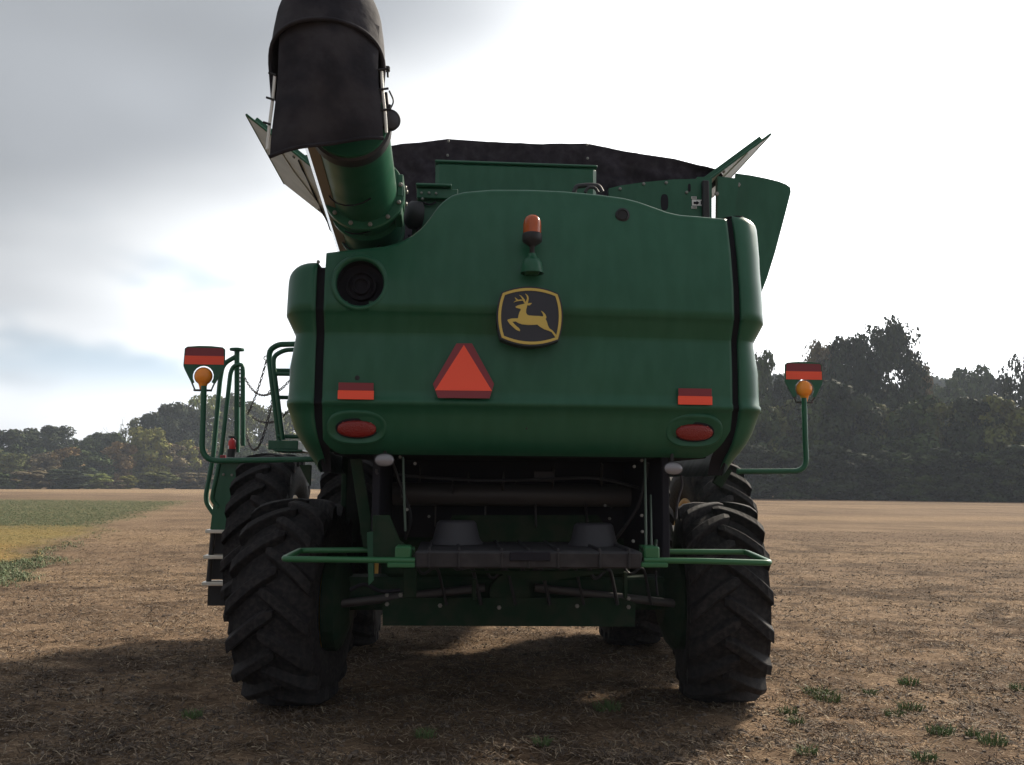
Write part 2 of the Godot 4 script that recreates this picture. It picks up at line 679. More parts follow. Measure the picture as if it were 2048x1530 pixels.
	var where := [
		[Vector3(2.673, 0, -7.6), 0.34, "broadest green weed clump, right of the right rear tyre"],
		[Vector3(2.66, 0, -7.389), 0.30, "green weed clump touching the front of the broadest clump"],
		[Vector3(2.164, 0, -6.955), 0.20, "pale green weed beside the foot of the right rear tyre"],
		[Vector3(2.1, 0, -6.655), 0.15, "small yellowish weed nearest the right rear tyre, in front of a pale one"],
		[Vector3(3.658, 0, -7.952), 0.26, "green weed clump behind a pair of small weeds on the right"],
		[Vector3(3.118, 0, -7.586), 0.16, "small dark weed just right of the broadest clump"],
		[Vector3(2.984, 0, -6.897), 0.20, "left weed of the close pair on the right of the field"],
		[Vector3(3.166, 0, -6.997), 0.24, "right weed of the close pair on the right of the field"],
		[Vector3(3.03, 0, -6.342), 0.26, "bright weed tuft with flat bare soil round it, lower right"],
		[Vector3(3.252, 0, -6.077), 0.26, "lush weed clump nearest the lower right corner"],
		[Vector3(4.489, 0, -7.636), 0.24, "weed clump cut by the right edge of the picture"],
		[Vector3(3.243, 0, -6.296), 0.14, "thin pale weed between two tufts at lower right"],
		[Vector3(1.87, 0, -5.885), 0.18, "weed at the bottom of the picture, right of the machine's shadow"],
		[Vector3(-0.636, 0, -6.468), 0.2, "dim green weed in the shadow between the rear tyres"],
		[Vector3(0.777, 0, -7.157), 0.3, "wide sparse weed in the shadow left of the right rear tyre"],
		[Vector3(-2.359, 0, -6.941), 0.2, "dim weed in the shadow left of the left rear tyre"],
		[Vector3(0.16, 0, -6.175), 0.16, "low weed at the bottom middle of the picture"],
		[Vector3(2.592, 0, -5.75), 0.2, "weed cut by the bottom edge at lower right"],
	]
	for w_ in where:
		var wr := RandomNumberGenerator.new()
		wr.seed = int(w_[1] * 1000) + int(w_[0].x * 100)
		var st2 := begin()
		for k in int(330 * w_[1]) + 12:
			var a := wr.randf() * TAU
			var r: float = w_[1] * 0.30 * sqrt(wr.randf())
			var o3 := Vector3(cos(a) * r * 1.25, 0, sin(a) * r)
			var lean := Vector3(cos(a + wr.randfn(0, 0.8)), 0, sin(a + wr.randfn(0, 0.8))) * wr.randf_range(0.2, 1.1)
			var hg: float = wr.randf_range(0.025, 0.085) * (0.75 + w_[1])
			var sd := Vector3(wr.randfn(0, 1), 0, wr.randfn(0, 1)).normalized() * wr.randf_range(0.0025, 0.0045)
			var md := o3 + (Vector3.UP + lean * 0.5) * hg * 0.6
			var tp := o3 + (Vector3.UP * 0.8 + lean) * hg
			quad_out(st2, o3 - sd, o3 + sd, md + sd, md - sd, Vector3.BACK + Vector3.UP, 1)
			tri_out(st2, md - sd, md + sd, tp, Vector3.BACK + Vector3.UP, 1)
		var at: Vector3 = w_[0]
		st2.generate_normals()
		var wd := thing("weed_tuft", Vector3(at.x, ground_height(at.x, at.z, n), at.z), w_[2], "weed", "green weeds sprouting in the stubble")
		var bl := obj("blades", st2.commit(), gmat, wd, true)
		bl.set_meta("kind", "stuff")

# ------------------------------------------------------------------ trees
# a crown ten metres tall and eight wide: leaf sprays round many uneven clumps
func crown_mesh(seed_: int, clumps: int, sprays: int, leaf: float, base: float, taper: float, gap: float) -> ArrayMesh:
	var rng := RandomNumberGenerator.new()
	rng.seed = seed_
	var pos := PackedVector3Array()
	var nor := PackedVector3Array()
	var col := PackedColorArray()
	var cs := []
	for k in clumps:
		var t := (k + rng.randf()) / clumps
		var y := lerpf(base, 9.2, t)
		# widest a little under the middle, narrowing to the top
		var prof := pow(sin(PI * clampf(0.16 + 0.72 * pow(t, taper), 0.0, 1.0)), 0.65)
		var a := rng.randf() * TAU
		var r := 3.2 * prof * sqrt(rng.randf_range(0.12, 1.0))
		cs.append([Vector3(cos(a) * r, y, sin(a) * r), rng.randf_range(0.5, 1.25) * (0.65 + 0.5 * prof), rng.randf_range(0.45, 1.6)])
	for k in sprays:
		var c: Array = cs[rng.randi() % clumps]
		var d := Vector3(rng.randfn(0, 1), rng.randfn(0, 1), rng.randfn(0, 1)).normalized()
		var rr: float = c[1] * (1.0 - gap * pow(rng.randf(), 1.2)) + absf(rng.randfn(0.0, 0.09))
		var p: Vector3 = c[0] + d * Vector3(1.1, 0.8, 1.1) * rr
		if p.y < 0.1:
			continue
		var nn := (d + Vector3(rng.randfn(0, 0.7), rng.randfn(0, 0.7) + 0.3, rng.randfn(0, 0.7))).normalized()
		var u := nn.cross(Vector3(rng.randfn(0, 1), rng.randfn(0, 1), rng.randfn(0, 1))).normalized()
		var v := nn.cross(u)
		var s := leaf * rng.randf_range(0.6, 1.3)
		u *= s
		v *= s * 0.62
		var bend := nn * s * 0.25
		var tint: float = c[2] * rng.randf_range(0.6, 1.4)
		var cc := Color(tint * rng.randf_range(0.85, 1.2), tint, tint * rng.randf_range(0.7, 1.1))
		var q := [p - u - bend, p + v, p + u - bend, p - v]
		var face: Vector3 = (q[0] - q[2]).cross(q[0] - q[1])
		if face.dot(nn) < 0:
			q = [q[0], q[3], q[2], q[1]]
		for i in [0, 1, 2, 0, 2, 3]:
			pos.append(q[i])
			nor.append((nn + d * 0.6).normalized())
			col.append(cc)
	var arr := []
	arr.resize(Mesh.ARRAY_MAX)
	arr[Mesh.ARRAY_VERTEX] = pos
	arr[Mesh.ARRAY_NORMAL] = nor
	arr[Mesh.ARRAY_COLOR] = col
	var am := ArrayMesh.new()
	am.add_surface_from_arrays(Mesh.PRIMITIVE_TRIANGLES, arr)
	return am

func limb(st: SurfaceTool, rng: RandomNumberGenerator, p: Vector3, d: Vector3, len_: float, r: float, level: int) -> void:
	var pts := [p]
	var rs := [r]
	var q := p
	var dir := d
	for k in 3:
		dir = (dir + Vector3(rng.randfn(0, 0.13), 0.06, rng.randfn(0, 0.13))).normalized()
		q += dir * len_ / 3.0
		pts.append(q)
		rs.append(r * (1.0 - 0.2 * (k + 1)))
	tube(st, pts, rs, 6 if level > 1 else 4, false)
	if level <= 0:
		return
	for k in (3 if level > 1 else 3):
		var f: float = [1.0, 0.67, 0.8][k]
		var side := dir.cross(Vector3(rng.randfn(0, 1), rng.randfn(0, 1), rng.randfn(0, 1))).normalized()
		limb(st, rng, p.lerp(q, f), (dir + side * rng.randf_range(0.45, 0.85)).normalized(), len_ * rng.randf_range(0.55, 0.75), rs[3] * (0.72 if r > 0.06 else 0.95), level - 1)

func trunk_mesh(seed_: int, level: int) -> ArrayMesh:
	var rng := RandomNumberGenerator.new()
	rng.seed = seed_
	var st := begin()
	limb(st, rng, Vector3(0, -0.1, 0), Vector3.UP, 4.0, 0.17 if level < 4 else 0.30, level)
	st.generate_normals()
	return st.commit()

func build_trees() -> void:
	var crowns := {
		"round": crown_mesh(101, 60, 11000, 0.23, 2.0, 0.9, 0.35),
		"oak": crown_mesh(102, 58, 9500, 0.20, 2.6, 0.8, 0.30),
		"lace": crown_mesh(108, 80, 8500, 0.19, 2.6, 0.85, 0.5),
		"airy": crown_mesh(103, 44, 3000, 0.22, 2.5, 0.8, 0.35),
		"tall": crown_mesh(104, 48, 8000, 0.28, 1.2, 1.1, 0.5),
		"bushy": crown_mesh(105, 44, 8000, 0.32, 0.6, 1.3, 0.45),
		"thicket": crown_mesh(106, 40, 7500, 0.36, 0.3, 1.6, 0.4),
		"cone": crown_mesh(107, 50, 8000, 0.26, 0.5, 2.2, 0.5),
	}
	var trunks := [trunk_mesh(1, 2), trunk_mesh(2, 2), trunk_mesh(3, 2)]
	var bark := mat(lin(0.07, 0.06, 0.05), 0.95, 0.0, 0.2)
	var tint := {
		"dark": Vector3(0.040, 0.054, 0.025), "green": Vector3(0.065, 0.093, 0.031), "olive": Vector3(0.135, 0.149, 0.046),
		"yellow": Vector3(0.216, 0.215, 0.049), "rust": Vector3(0.195, 0.131, 0.055), "mauve": Vector3(0.182, 0.147, 0.084), "light": Vector3(0.257, 0.298, 0.105),
	}
	var leaf := {}
	for k in tint:
		var t: Vector3 = tint[k]
		var m := mat(lin(t.x, t.y, t.z), 0.75, 0.0, 0.25)
		m.vertex_color_use_as_albedo = true
		m.backlight = lin(t.x * 2.0, t.y * 2.0, t.z * 1.2)
		leaf[k] = m
	# kind, colour, where and how big [x, z, height, width], name, label
	var far_left := "trees of the wood beyond the field at left"
	var right := "trees of the hazy wood at right"
	var list := [
		["round", "dark", [-91.4, -190.9, 12.1, 12.9], "round_tree", "dark round tree cut by the left edge of the picture", far_left],
		["round", "dark", [-87.0, -198.5, 13.5, 13.0], "round_tree", "dark dome-topped tree standing clear above its neighbours near the left edge", far_left],
		["oak", "green", [-83.0, -205.3, 11.3, 8.6], "round_tree", "lower dark green tree just right of the dome-topped tree", far_left],
		["round", "green", [-79.7, -210.9, 12.8, 11.7], "round_tree", "green tree in front of the bare tree", far_left],
		["airy", "olive", [-75.6, -217.7, 17.3, 8.1], "thin_tree", "thin half-bare tree just right of the bare tree", far_left],
		["round", "dark", [-67.3, -209.6, 17.5, 11.7], "round_tree", "dark tree left of the highest part of the far left wood", far_left],
		["round", "dark", [-64.2, -214.2, 20.2, 13.7], "round_tree", "big dark tree behind the left marker lamp arm", far_left],
		["airy", "light", [-60.5, -219.9, 23.6, 10.6], "thin_tree", "pale airy tree directly behind the left marker lamp", far_left],
		["oak", "olive", [-56.2, -226.5, 24.0, 15.2], "round_tree", "tall olive tree behind the ladder handrails", far_left],
		["oak", "olive", [-50.3, -235.5, 22.7, 15.3], "round_tree", "olive tree behind the hanging chains", far_left],
		["tall", "olive", [-45.3, -243.0, 20.5, 13.2], "round_tree", "olive tree partly hidden by the left body corner of the machine", far_left],
		["oak", "green", [-38.5, -253.4, 17.5, 16.6], "round_tree", "green tree behind the left front wheels", far_left],
		["oak", "olive", [-95.2, -184.4, 12.3, 11.4], "round_tree", "tree outside the picture on the left", far_left],
		["tall", "olive", [-81.1, -172.1, 6.6, 8.1], "young_tree", "yellowish young tree below the tree at the left edge", far_left],
		["bushy", "mauve", [-78.3, -176.0, 6.9, 8.3], "young_tree", "brownish young tree under the dome-topped tree", far_left],
		["bushy", "rust", [-75.7, -179.5, 8.1, 8.9], "young_tree", "rusty young tree right of the dome-topped tree", far_left],
		["cone", "dark", [-70.3, -171.9, 6.4, 5.2], "cedar_tree", "dark pointed cedar at the field edge", far_left],
		["bushy", "green", [-72.3, -184.3, 7.6, 8.7], "young_tree", "greyish green young tree right of the cedar", far_left],
		["tall", "rust", [-68.5, -189.5, 9.7, 7.5], "young_tree", "orange-brown young tree under the bare tree", far_left],
		["tall", "yellow", [-64.6, -194.8, 13.2, 10.3], "young_tree", "yellow-green young tree with a pointed top", far_left],
		["bushy", "mauve", [-61.5, -199.1, 9.8, 10.6], "young_tree", "purplish brown young tree left of the marker lamp arm", far_left],
		["bushy", "yellow", [-59.4, -201.9, 10.8, 7.6], "young_tree", "yellow-green young tree just left of the marker lamp arm", far_left],
		["bushy", "rust", [-56.6, -205.8, 9.4, 9.9], "young_tree", "brown young tree behind the marker lamp arm", far_left],
		["bushy", "olive", [-52.3, -211.8, 11.1, 12.5], "young_tree", "olive young tree behind the fire extinguisher", far_left],
		["bushy", "mauve", [-46.1, -220.4, 11.0, 13.1], "young_tree", "brown young tree low behind the chains", far_left],
		["bushy", "olive", [-39.3, -229.7, 11.1, 13.7], "young_tree", "olive young tree between the two left front tyres", far_left],
		["bushy", "mauve", [-31.9, -240.0, 11.4, 14.4], "young_tree", "brown young tree glimpsed past the inner left front tyre", far_left],
		["thicket", "dark", [-68.0, -161.9, 3.5, 9.3], "shrub", "dark low shrub round the foot of the cedar", far_left],
		["thicket", "light", [-64.2, -166.3, 2.9, 5.4], "shrub", "pale green shrub at the field edge right of the cedar", far_left],
		["thicket", "yellow", [-60.3, -170.8, 2.6, 4.0], "shrub", "small yellow shrub at the field edge", far_left],
		["thicket", "mauve", [-71.9, -157.4, 3.2, 9.0], "shrub", "brown shrub at the field edge near the left picture edge", far_left],
		["thicket", "mauve", [-62.2, -168.6, 1.8, 5.3], "shrub", "low tan shrub between the pale green and the yellow one", far_left],
		["thicket", "olive", [-56.5, -175.3, 3.4, 8.4], "shrub", "olive shrub right of the small yellow one", far_left],
		["thicket", "mauve", [-51.2, -181.4, 3.3, 10.7], "shrub", "brown shrub at the foot of the marker lamp arm", far_left],
		["thicket", "green", [-74.6, -154.3, 2.8, 6.4], "shrub", "green shrub at the very left of the field edge", far_left],
		["thicket", "mauve", [-44.7, -189.0, 3.1, 11.2], "shrub", "brown shrub behind the ladder plate", far_left],
		["thicket", "mauve", [-37.1, -197.7, 3.6, 12.9], "shrub", "brown shrub behind the left front tyre", far_left],
		["tall", "green", [48.3, -136.8, 23.4, 7.2], "tall_tree", "dark tree rising beside the right body corner of the machine", right],
		["oak", "dark", [52.5, -134.0, 19.3, 8.7], "round_tree", "dark tree directly behind the right marker board", right],
		["lace", "mauve", [58.5, -136.9, 25.7, 7.3], "thin_tree", "sparse tree whose twigs stand out left of the dense dark tree", right],
		["round", "dark", [61.6, -133.7, 25.6, 9.9], "round_tree", "dense dark tree left of the tallest oak", right],
		["lace", "dark", [67.6, -132.0, 28.4, 11.0], "oak_tree", "tallest oak of the wood, sky showing through its crown", right],
		["lace", "mauve", [73.5, -134.6, 22.2, 5.8], "thin_tree", "small sparse tree leaning out right of the tallest oak", right],
		["oak", "green", [97.5, -167.9, 24.0, 11.1], "round_tree", "hazy green tree right of the tallest oak", right],
		["tall", "green", [104.3, -171.4, 26.6, 10.9], "round_tree", "hazy pointed tree midway between the oak and the right edge", right],
		["oak", "dark", [112.1, -175.5, 26.2, 10.7], "round_tree", "hazy round tree second from the right edge", right],
		["airy", "dark", [86.1, -127.4, 23.0, 7.4], "thin_tree", "sparse tree cut by the right edge of the picture", right],
		["oak", "green", [110.4, -156.5, 25.5, 12.5], "round_tree", "tree outside the picture on the right", right],
		["bushy", "green", [42.0, -120.5, 14.3, 7.0], "young_tree", "leafy lower tree beside the machine's right corner", right],
		["bushy", "olive", [46.2, -122.4, 13.8, 7.2], "young_tree", "olive lower tree left of the right marker arm", right],
		["bushy", "green", [49.8, -120.0, 14.7, 8.5], "young_tree", "green lower tree just right of the right marker arm", right],
		["bushy", "dark", [54.0, -118.1, 16.3, 9.8], "young_tree", "dark lower tree below the dense dark tree", right],
		["bushy", "olive", [60.0, -120.6, 13.9, 8.6], "young_tree", "brownish lower tree under the tallest oak", right],
		["bushy", "green", [63.7, -118.4, 14.4, 9.2], "young_tree", "leafy lower tree right of the oak's foot", right],
		["tall", "olive", [67.0, -116.2, 13.6, 7.7], "young_tree", "olive lower tree in the middle right of the wood", right],
		["bushy", "dark", [69.8, -113.9, 13.7, 8.3], "young_tree", "dark lower tree left of a yellowish one", right],
		["bushy", "olive", [72.7, -111.8, 13.9, 8.2], "young_tree", "yellowish lower tree at the right edge", right],
		["thicket", "dark", [39.6, -115.6, 7.1, 8.1], "shrub", "dark shrub behind the right rear tyre", right],
		["thicket", "green", [44.8, -114.2, 6.7, 8.7], "shrub", "green shrub behind the bend of the right marker arm", right],
		["thicket", "dark", [49.5, -112.7, 7.1, 8.7], "shrub", "dark shrub right of the marker arm at the field edge", right],
		["thicket", "dark", [54.1, -111.2, 6.4, 8.6], "shrub", "dark shrub under the tallest oak", right],
		["thicket", "green", [58.6, -109.7, 6.1, 8.5], "shrub", "green shrub right of the oak's foot at the field edge", right],
		["thicket", "dark", [63.0, -108.3, 6.7, 8.5], "shrub", "dark shrub in the middle right of the field edge", right],
		["thicket", "green", [67.0, -106.7, 6.4, 7.8], "shrub", "green shrub second from the right edge", right],
		["thicket", "dark", [70.0, -104.9, 7.0, 7.7], "shrub", "dark shrub cut by the right edge of the picture", right],
	]
	var rng := RandomNumberGenerator.new()
	rng.seed = 4
	for e in list:
		var g: Array = e[2]
		var o := thing(e[3], Vector3(g[0], -0.1, g[1]), e[4], "tree" if e[3] != "shrub" else "shrub", e[5])
		var turn := rng.randf() * TAU
		var sy: float = g[2] / 9.9
		var sx: float = g[3] / 7.6
		var c := obj("crown", crowns[e[0]], leaf[e[1]], o, true)
		c.rotation.y = turn
		c.scale = Vector3(sx, sy, sx)
		if e[3] != "shrub":
			var t := obj("trunk", trunks[rng.randi() % 3], bark, o, true)
			t.rotation.y = turn
			t.scale = Vector3(sx * 0.9, sy, sx * 0.9)
	var bg: Array = [-78.5, -212.9, 18.8, 9.0]
	var bare := thing("bare_tree", Vector3(bg[0], -0.1, bg[1]), "leafless grey tree with fanning twigs above the far left wood", "tree")
	var bm := obj("trunk", trunk_mesh(9, 4), mat(lin(0.12, 0.11, 0.10), 0.95), bare, true)
	bm.scale = Vector3(2.3, bg[2] / 9.0, 2.3)

	# wood standing behind the nearer rows, read as one mass
	var mm := MultiMesh.new()
	mm.transform_format = MultiMesh.TRANSFORM_3D
	mm.mesh = crowns["bushy"]
	mm.instance_count = 60
	for i in 60:
		var f := i / 59.0
		var x: float
		var z: float
		var h: float
		if i < 34:
			x = lerpf(-118.0, -5.0, i / 33.0)
			z = -205.0 + 30.0 * smoothstep(-60.0, -118.0, x) + rng.randf_range(-8, 8)
			h = rng.randf_range(7.5, 10.0)
		elif i < 50:
			x = lerpf(26.0, 78.0, (i - 34) / 15.0)
			z = -130.0 + (x - 30.0) * 0.32 + rng.randf_range(-5, 5)
			h = rng.randf_range(8.0, 12.0)
		else:
			x = lerpf(110.0, 200.0, (i - 50) / 9.0)
			z = -330.0 + rng.randf_range(-10, 10)
			h = rng.randf_range(38.0, 44.0)
		var s := h / 9.6
		mm.set_instance_transform(i, Transform3D(Basis(Vector3.UP, rng.randf() * TAU).scaled(Vector3(maxf(s, 1.2), s, maxf(s, 1.2))), Vector3(x, -0.2, z)))
	var mi := MultiMeshInstance3D.new()
	mi.name = "distant_wood"
	mi.multimesh = mm
	mi.material_override = leaf["green"]
	mi.set_meta("kind", "stuff")
	tag(mi, "deeper wood seen as one dim mass behind the edge trees", "wood")
	add_child(mi)

# ------------------------------------------------------------------ the machine
# a lugged tractor tyre about the x axis: r outer radius over the lugs, w width
func tyre_mesh(r: float, w: float, rim_r: float, lugs: int) -> ArrayMesh:
	var st := begin()
	var hw := w * 0.5
	var lug_h := 0.058
	var rc := r - lug_h
	# carcass: bead, bulging wall, shoulder, crowned tread
	var half := [Vector2(rim_r - 0.01, hw * 0.72), Vector2(rim_r + 0.03, hw * 0.83), Vector2(lerpf(rim_r, rc, 0.3), hw * 0.97), Vector2(lerpf(rim_r, rc, 0.55), hw * 1.0), Vector2(lerpf(rim_r, rc, 0.8), hw * 0.97), Vector2(rc - 0.085, hw * 0.91), Vector2(rc - 0.048, hw * 0.80), Vector2(rc - 0.014, hw * 0.50), Vector2(rc, 0.0)]
	var prof := []
	for p in half:
		prof.append(Vector2(p.x, -p.y))
	for k in range(half.size() - 2, -1, -1):
		prof.append(half[k])
	var t := Transform3D(Basis(Vector3(0, 0, 1), Vector3(0, 1, 0), Vector3(1, 0, 0)), Vector3.ZERO)
	# lathe's own axis is z; here it is turned to x
	st.set_color(Color(1.7, 1.5, 1.35))
	var n := 64
	var rings := []
	for k in n + 1:
		var a := TAU * k / n
		var ring := []
		for p in prof:
			ring.append(Vector3(p.y, cos(a) * p.x, sin(a) * p.x))
		rings.append(ring)
	for k in n:
		for j in prof.size() - 1:
			var mid: Vector3 = (rings[k][j] + rings[k + 1][j + 1]) * 0.5
			var core := Vector3(0, mid.y, mid.z).normalized() * lerpf(rim_r, rc, 0.5)
			quad_out(st, rings[k][j], rings[k][j + 1], rings[k + 1][j + 1], rings[k + 1][j], mid - core, 1)
	st.set_color(Color(1, 1, 1))
	# lugs: curved bars from the middle to the shoulder, left and right in turn
	for side in [-1.0, 1.0]:
		for k in lugs:
			var a0 := TAU * (k + (0.5 if side > 0 else 0.0)) / lugs
			var prev := []
			for s in 9:
				var f := s / 8.0
				st.set_color(Color(1, 1, 1).lerp(Color(1.9, 1.75, 1.65), f * f))
				var x := lerpf(-0.055, hw * 0.985, f)
				var sweep := (0.62 * pow(f, 1.3) - 0.03) * hw / r * 1.45
				var a := a0 + sweep
				var wide := lerpf(0.043, 0.056, f) / r * (0.62 if s == 0 else 1.0)
				var crown := r - 0.036 * pow(absf(x) / hw, 2.6) - (0.02 if f > 0.95 else 0.0) - (0.014 if s == 0 else 0.0)
				var foot := rc - 0.12 * pow(f, 4.0) - 0.012
				var row := []
				for e in [[-1.55, foot], [-0.95, crown - 0.006], [-0.75, crown], [0.75, crown], [0.95, crown - 0.006], [1.55, foot]]:
					var aa: float = a + e[0] * wide
					var rr: float = e[1]
					row.append(Vector3(side * x * (1.0 if rr > foot + 0.001 else 0.985), cos(aa) * rr, sin(aa) * rr))
				if prev.size():
					for j in 5:
						var m0: Vector3 = (prev[j] + row[j + 1]) * 0.5
						var ac := a - 0.5 * wide * 0.0
						var c0 := Vector3(m0.x, cos(ac) * (foot - 0.02), sin(ac) * (foot - 0.02))
						quad_out(st, prev[j], prev[j + 1], row[j + 1], row[j], m0 - c0, 1 if j == 1 or j == 3 else -1)
				if s == 0 or s == 8:
					var m1: Vector3 = (row[0] + row[2] + row[5]) / 3.0
					var o := Vector3(-side if s == 0 else side, 0, 0)
					for j in range(1, 5):
						tri_out(st, row[0], row[j], row[j + 1], o)
				prev = row
	st.generate_normals()
	return st.commit()

func rim_mesh(rim_r: float, w: float) -> ArrayMesh:
	var st := begin()
	var h := w * 0.36
	var prof := [Vector2(0.10, 0.10), Vector2(0.16, 0.10), Vector2(0.17, 0.02), Vector2(rim_r * 0.72, -0.02), Vector2(rim_r * 0.80, 0.03), Vector2(rim_r - 0.07, 0.05), Vector2(rim_r - 0.05, h * 0.8), Vector2(rim_r - 0.02, h), Vector2(rim_r + 0.022, h + 0.01), Vector2(rim_r + 0.022, h + 0.028), Vector2(rim_r - 0.03, h + 0.028), Vector2(rim_r - 0.075, h * 0.8), Vector2(rim_r - 0.09, -h * 0.8), Vector2(rim_r - 0.03, -h - 0.028), Vector2(rim_r + 0.022, -h - 0.028), Vector2(rim_r + 0.022, -h - 0.01), Vector2(rim_r - 0.02, -h), Vector2(rim_r - 0.05, -h * 0.8), Vector2(rim_r - 0.07, 0.0), Vector2(rim_r * 0.78, -0.02), Vector2(rim_r * 0.70, -0.07), Vector2(0.10, -0.06)]
	var n := 40
	for j in prof.size() - 1:
		for k in n:
			var q := []
			for e in [[j, k], [j, k + 1], [j + 1, k + 1], [j + 1, k]]:
				var a: float = TAU * e[1] / n
				var p: Vector2 = prof[e[0]]
				q.append(Vector3(p.y, cos(a) * p.x, sin(a) * p.x))
			var e2: Vector2 = prof[j + 1] - prof[j]
			var am := TAU * (k + 0.5) / n
			quad_out(st, q[0], q[1], q[2], q[3], Vector3(e2.x, cos(am) * -e2.y, sin(am) * -e2.y), 1)
	for k in 10:
		var a := TAU * k / 10.0
		bolt(st, Vector3(0.02, cos(a) * 0.27, sin(a) * 0.27), Vector3.RIGHT, 0.022)
	st.generate_normals()
	return st.commit()

func wheel(at: Vector3, tyre: Mesh, rim: Mesh, out_sign: float, turn: float, spin: float) -> void:
	var w := Node3D.new()
	w.name = "wheel"
	combine.add_child(w, true)
	w.position = at - combine.position
	w.rotation = Vector3(0, turn, 0)
	var t := obj("tyre", tyre, M.rubber, w, true)
	t.rotation.x = spin
	var r := obj("rim", rim, M.rim, w, true)
	if out_sign < 0:
		r.rotation.y = PI
	var st := begin()
	lathe(st, [Vector2(0.17, -0.12), Vector2(0.17, 0.12), Vector2(0.12, 0.17), Vector2(0, 0.17)], Transform3D(Basis(Vector3(0, 0, -1), Vector3.UP, Vector3.RIGHT), Vector3.ZERO), 20, -1)
	obj("hub", st, M.rim, w, true)

func curve_at(keys: Array, y: float) -> float:
	if y <= keys[0].x:
		return keys[0].y
	for i in keys.size() - 1:
		if y <= keys[i + 1].x:
			return lerpf(keys[i].y, keys[i + 1].y, (y - keys[i].x) / (keys[i + 1].x - keys[i].x))
	return keys[-1].y

const REAR_Z := [Vector2(1.80, -5.99), Vector2(1.93, -5.90), Vector2(1.97, -5.83), Vector2(2.03, -5.775), Vector2(2.235, -5.695), Vector2(2.243, -5.675), Vector2(2.272, -5.675), Vector2(2.285, -5.69), Vector2(2.50, -5.685), Vector2(2.70, -5.694), Vector2(2.72, -5.688), Vector2(2.832, -5.630), Vector2(2.840, -5.618), Vector2(3.05, -5.625), Vector2(3.30, -5.665), Vector2(3.50, -5.72), Vector2(3.74, -5.81)]
const REAR_W := [Vector2(1.80, 1.345), Vector2(1.95, 1.43), Vector2(2.09, 1.505), Vector2(2.24, 1.548), Vector2(2.27, 1.552), Vector2(2.29, 1.542), Vector2(2.50, 1.538), Vector2(2.70, 1.508), Vector2(2.714, 1.508), Vector2(2.832, 1.562), Vector2(3.20, 1.555), Vector2(3.70, 1.58)]
const ROWS := [1.93, 1.945, 1.97, 2.0, 2.03, 2.10, 2.17, 2.235, 2.243, 2.272, 2.285, 2.34, 2.42, 2.50, 2.60, 2.68, 2.706, 2.714, 2.755, 2.80, 2.832, 2.840, 2.90]

func rear_z(x: float, y: float) -> float:
	return curve_at(REAR_Z, y) - 0.055 * pow(absf(x) / 1.4, 2.4)

func top_edge(x: float) -> float:
	return curve_at([Vector2(-1.365, 3.225), Vector2(-1.172, 3.25), Vector2(-0.944, 3.277), Vector2(-0.847, 3.307), Vector2(-0.763, 3.36), Vector2(-0.698, 3.423), Vector2(-0.647, 3.499), Vector2(-0.602, 3.576), Vector2(-0.556, 3.632), Vector2(-0.504, 3.672), Vector2(-0.424, 3.698), Vector2(-0.241, 3.722), Vector2(0.011, 3.73), Vector2(0.248, 3.727), Vector2(0.486, 3.711), Vector2(0.657, 3.692), Vector2(0.759, 3.667), Vector2(0.862, 3.629), Vector2(0.947, 3.597), Vector2(1.033, 3.578), Vector2(1.24, 3.571), Vector2(1.448, 3.563)], x)

# a point on the curved corner: s 0..1 from the seam round the corner and on forwards
func corner_point(side: float, y: float, s: float, tuck := 0.0) -> Vector3:
	var hw := curve_at(REAR_W, y) - tuck + (0.035 if side < 0 else 0.08)
	var seam := lerpf(1.318, 1.372, smoothstep(1.8, 2.2, y)) + (0.0 if side < 0 else 0.045)
	var z0 := rear_z(1.36, y) - tuck * 0.7
	var rx := hw - seam
	var rz := 0.30
	if s < 0.62:
		var a := s / 0.62 * PI * 0.5
		return Vector3(side * (seam + rx * pow(sin(a), 0.9)), y, z0 - rz * (1.0 - pow(cos(a), 0.9)))
	var f := (s - 0.62) / 0.38
	return Vector3(side * (hw + 0.02 * f), y, z0 - rz - f * 2.6)

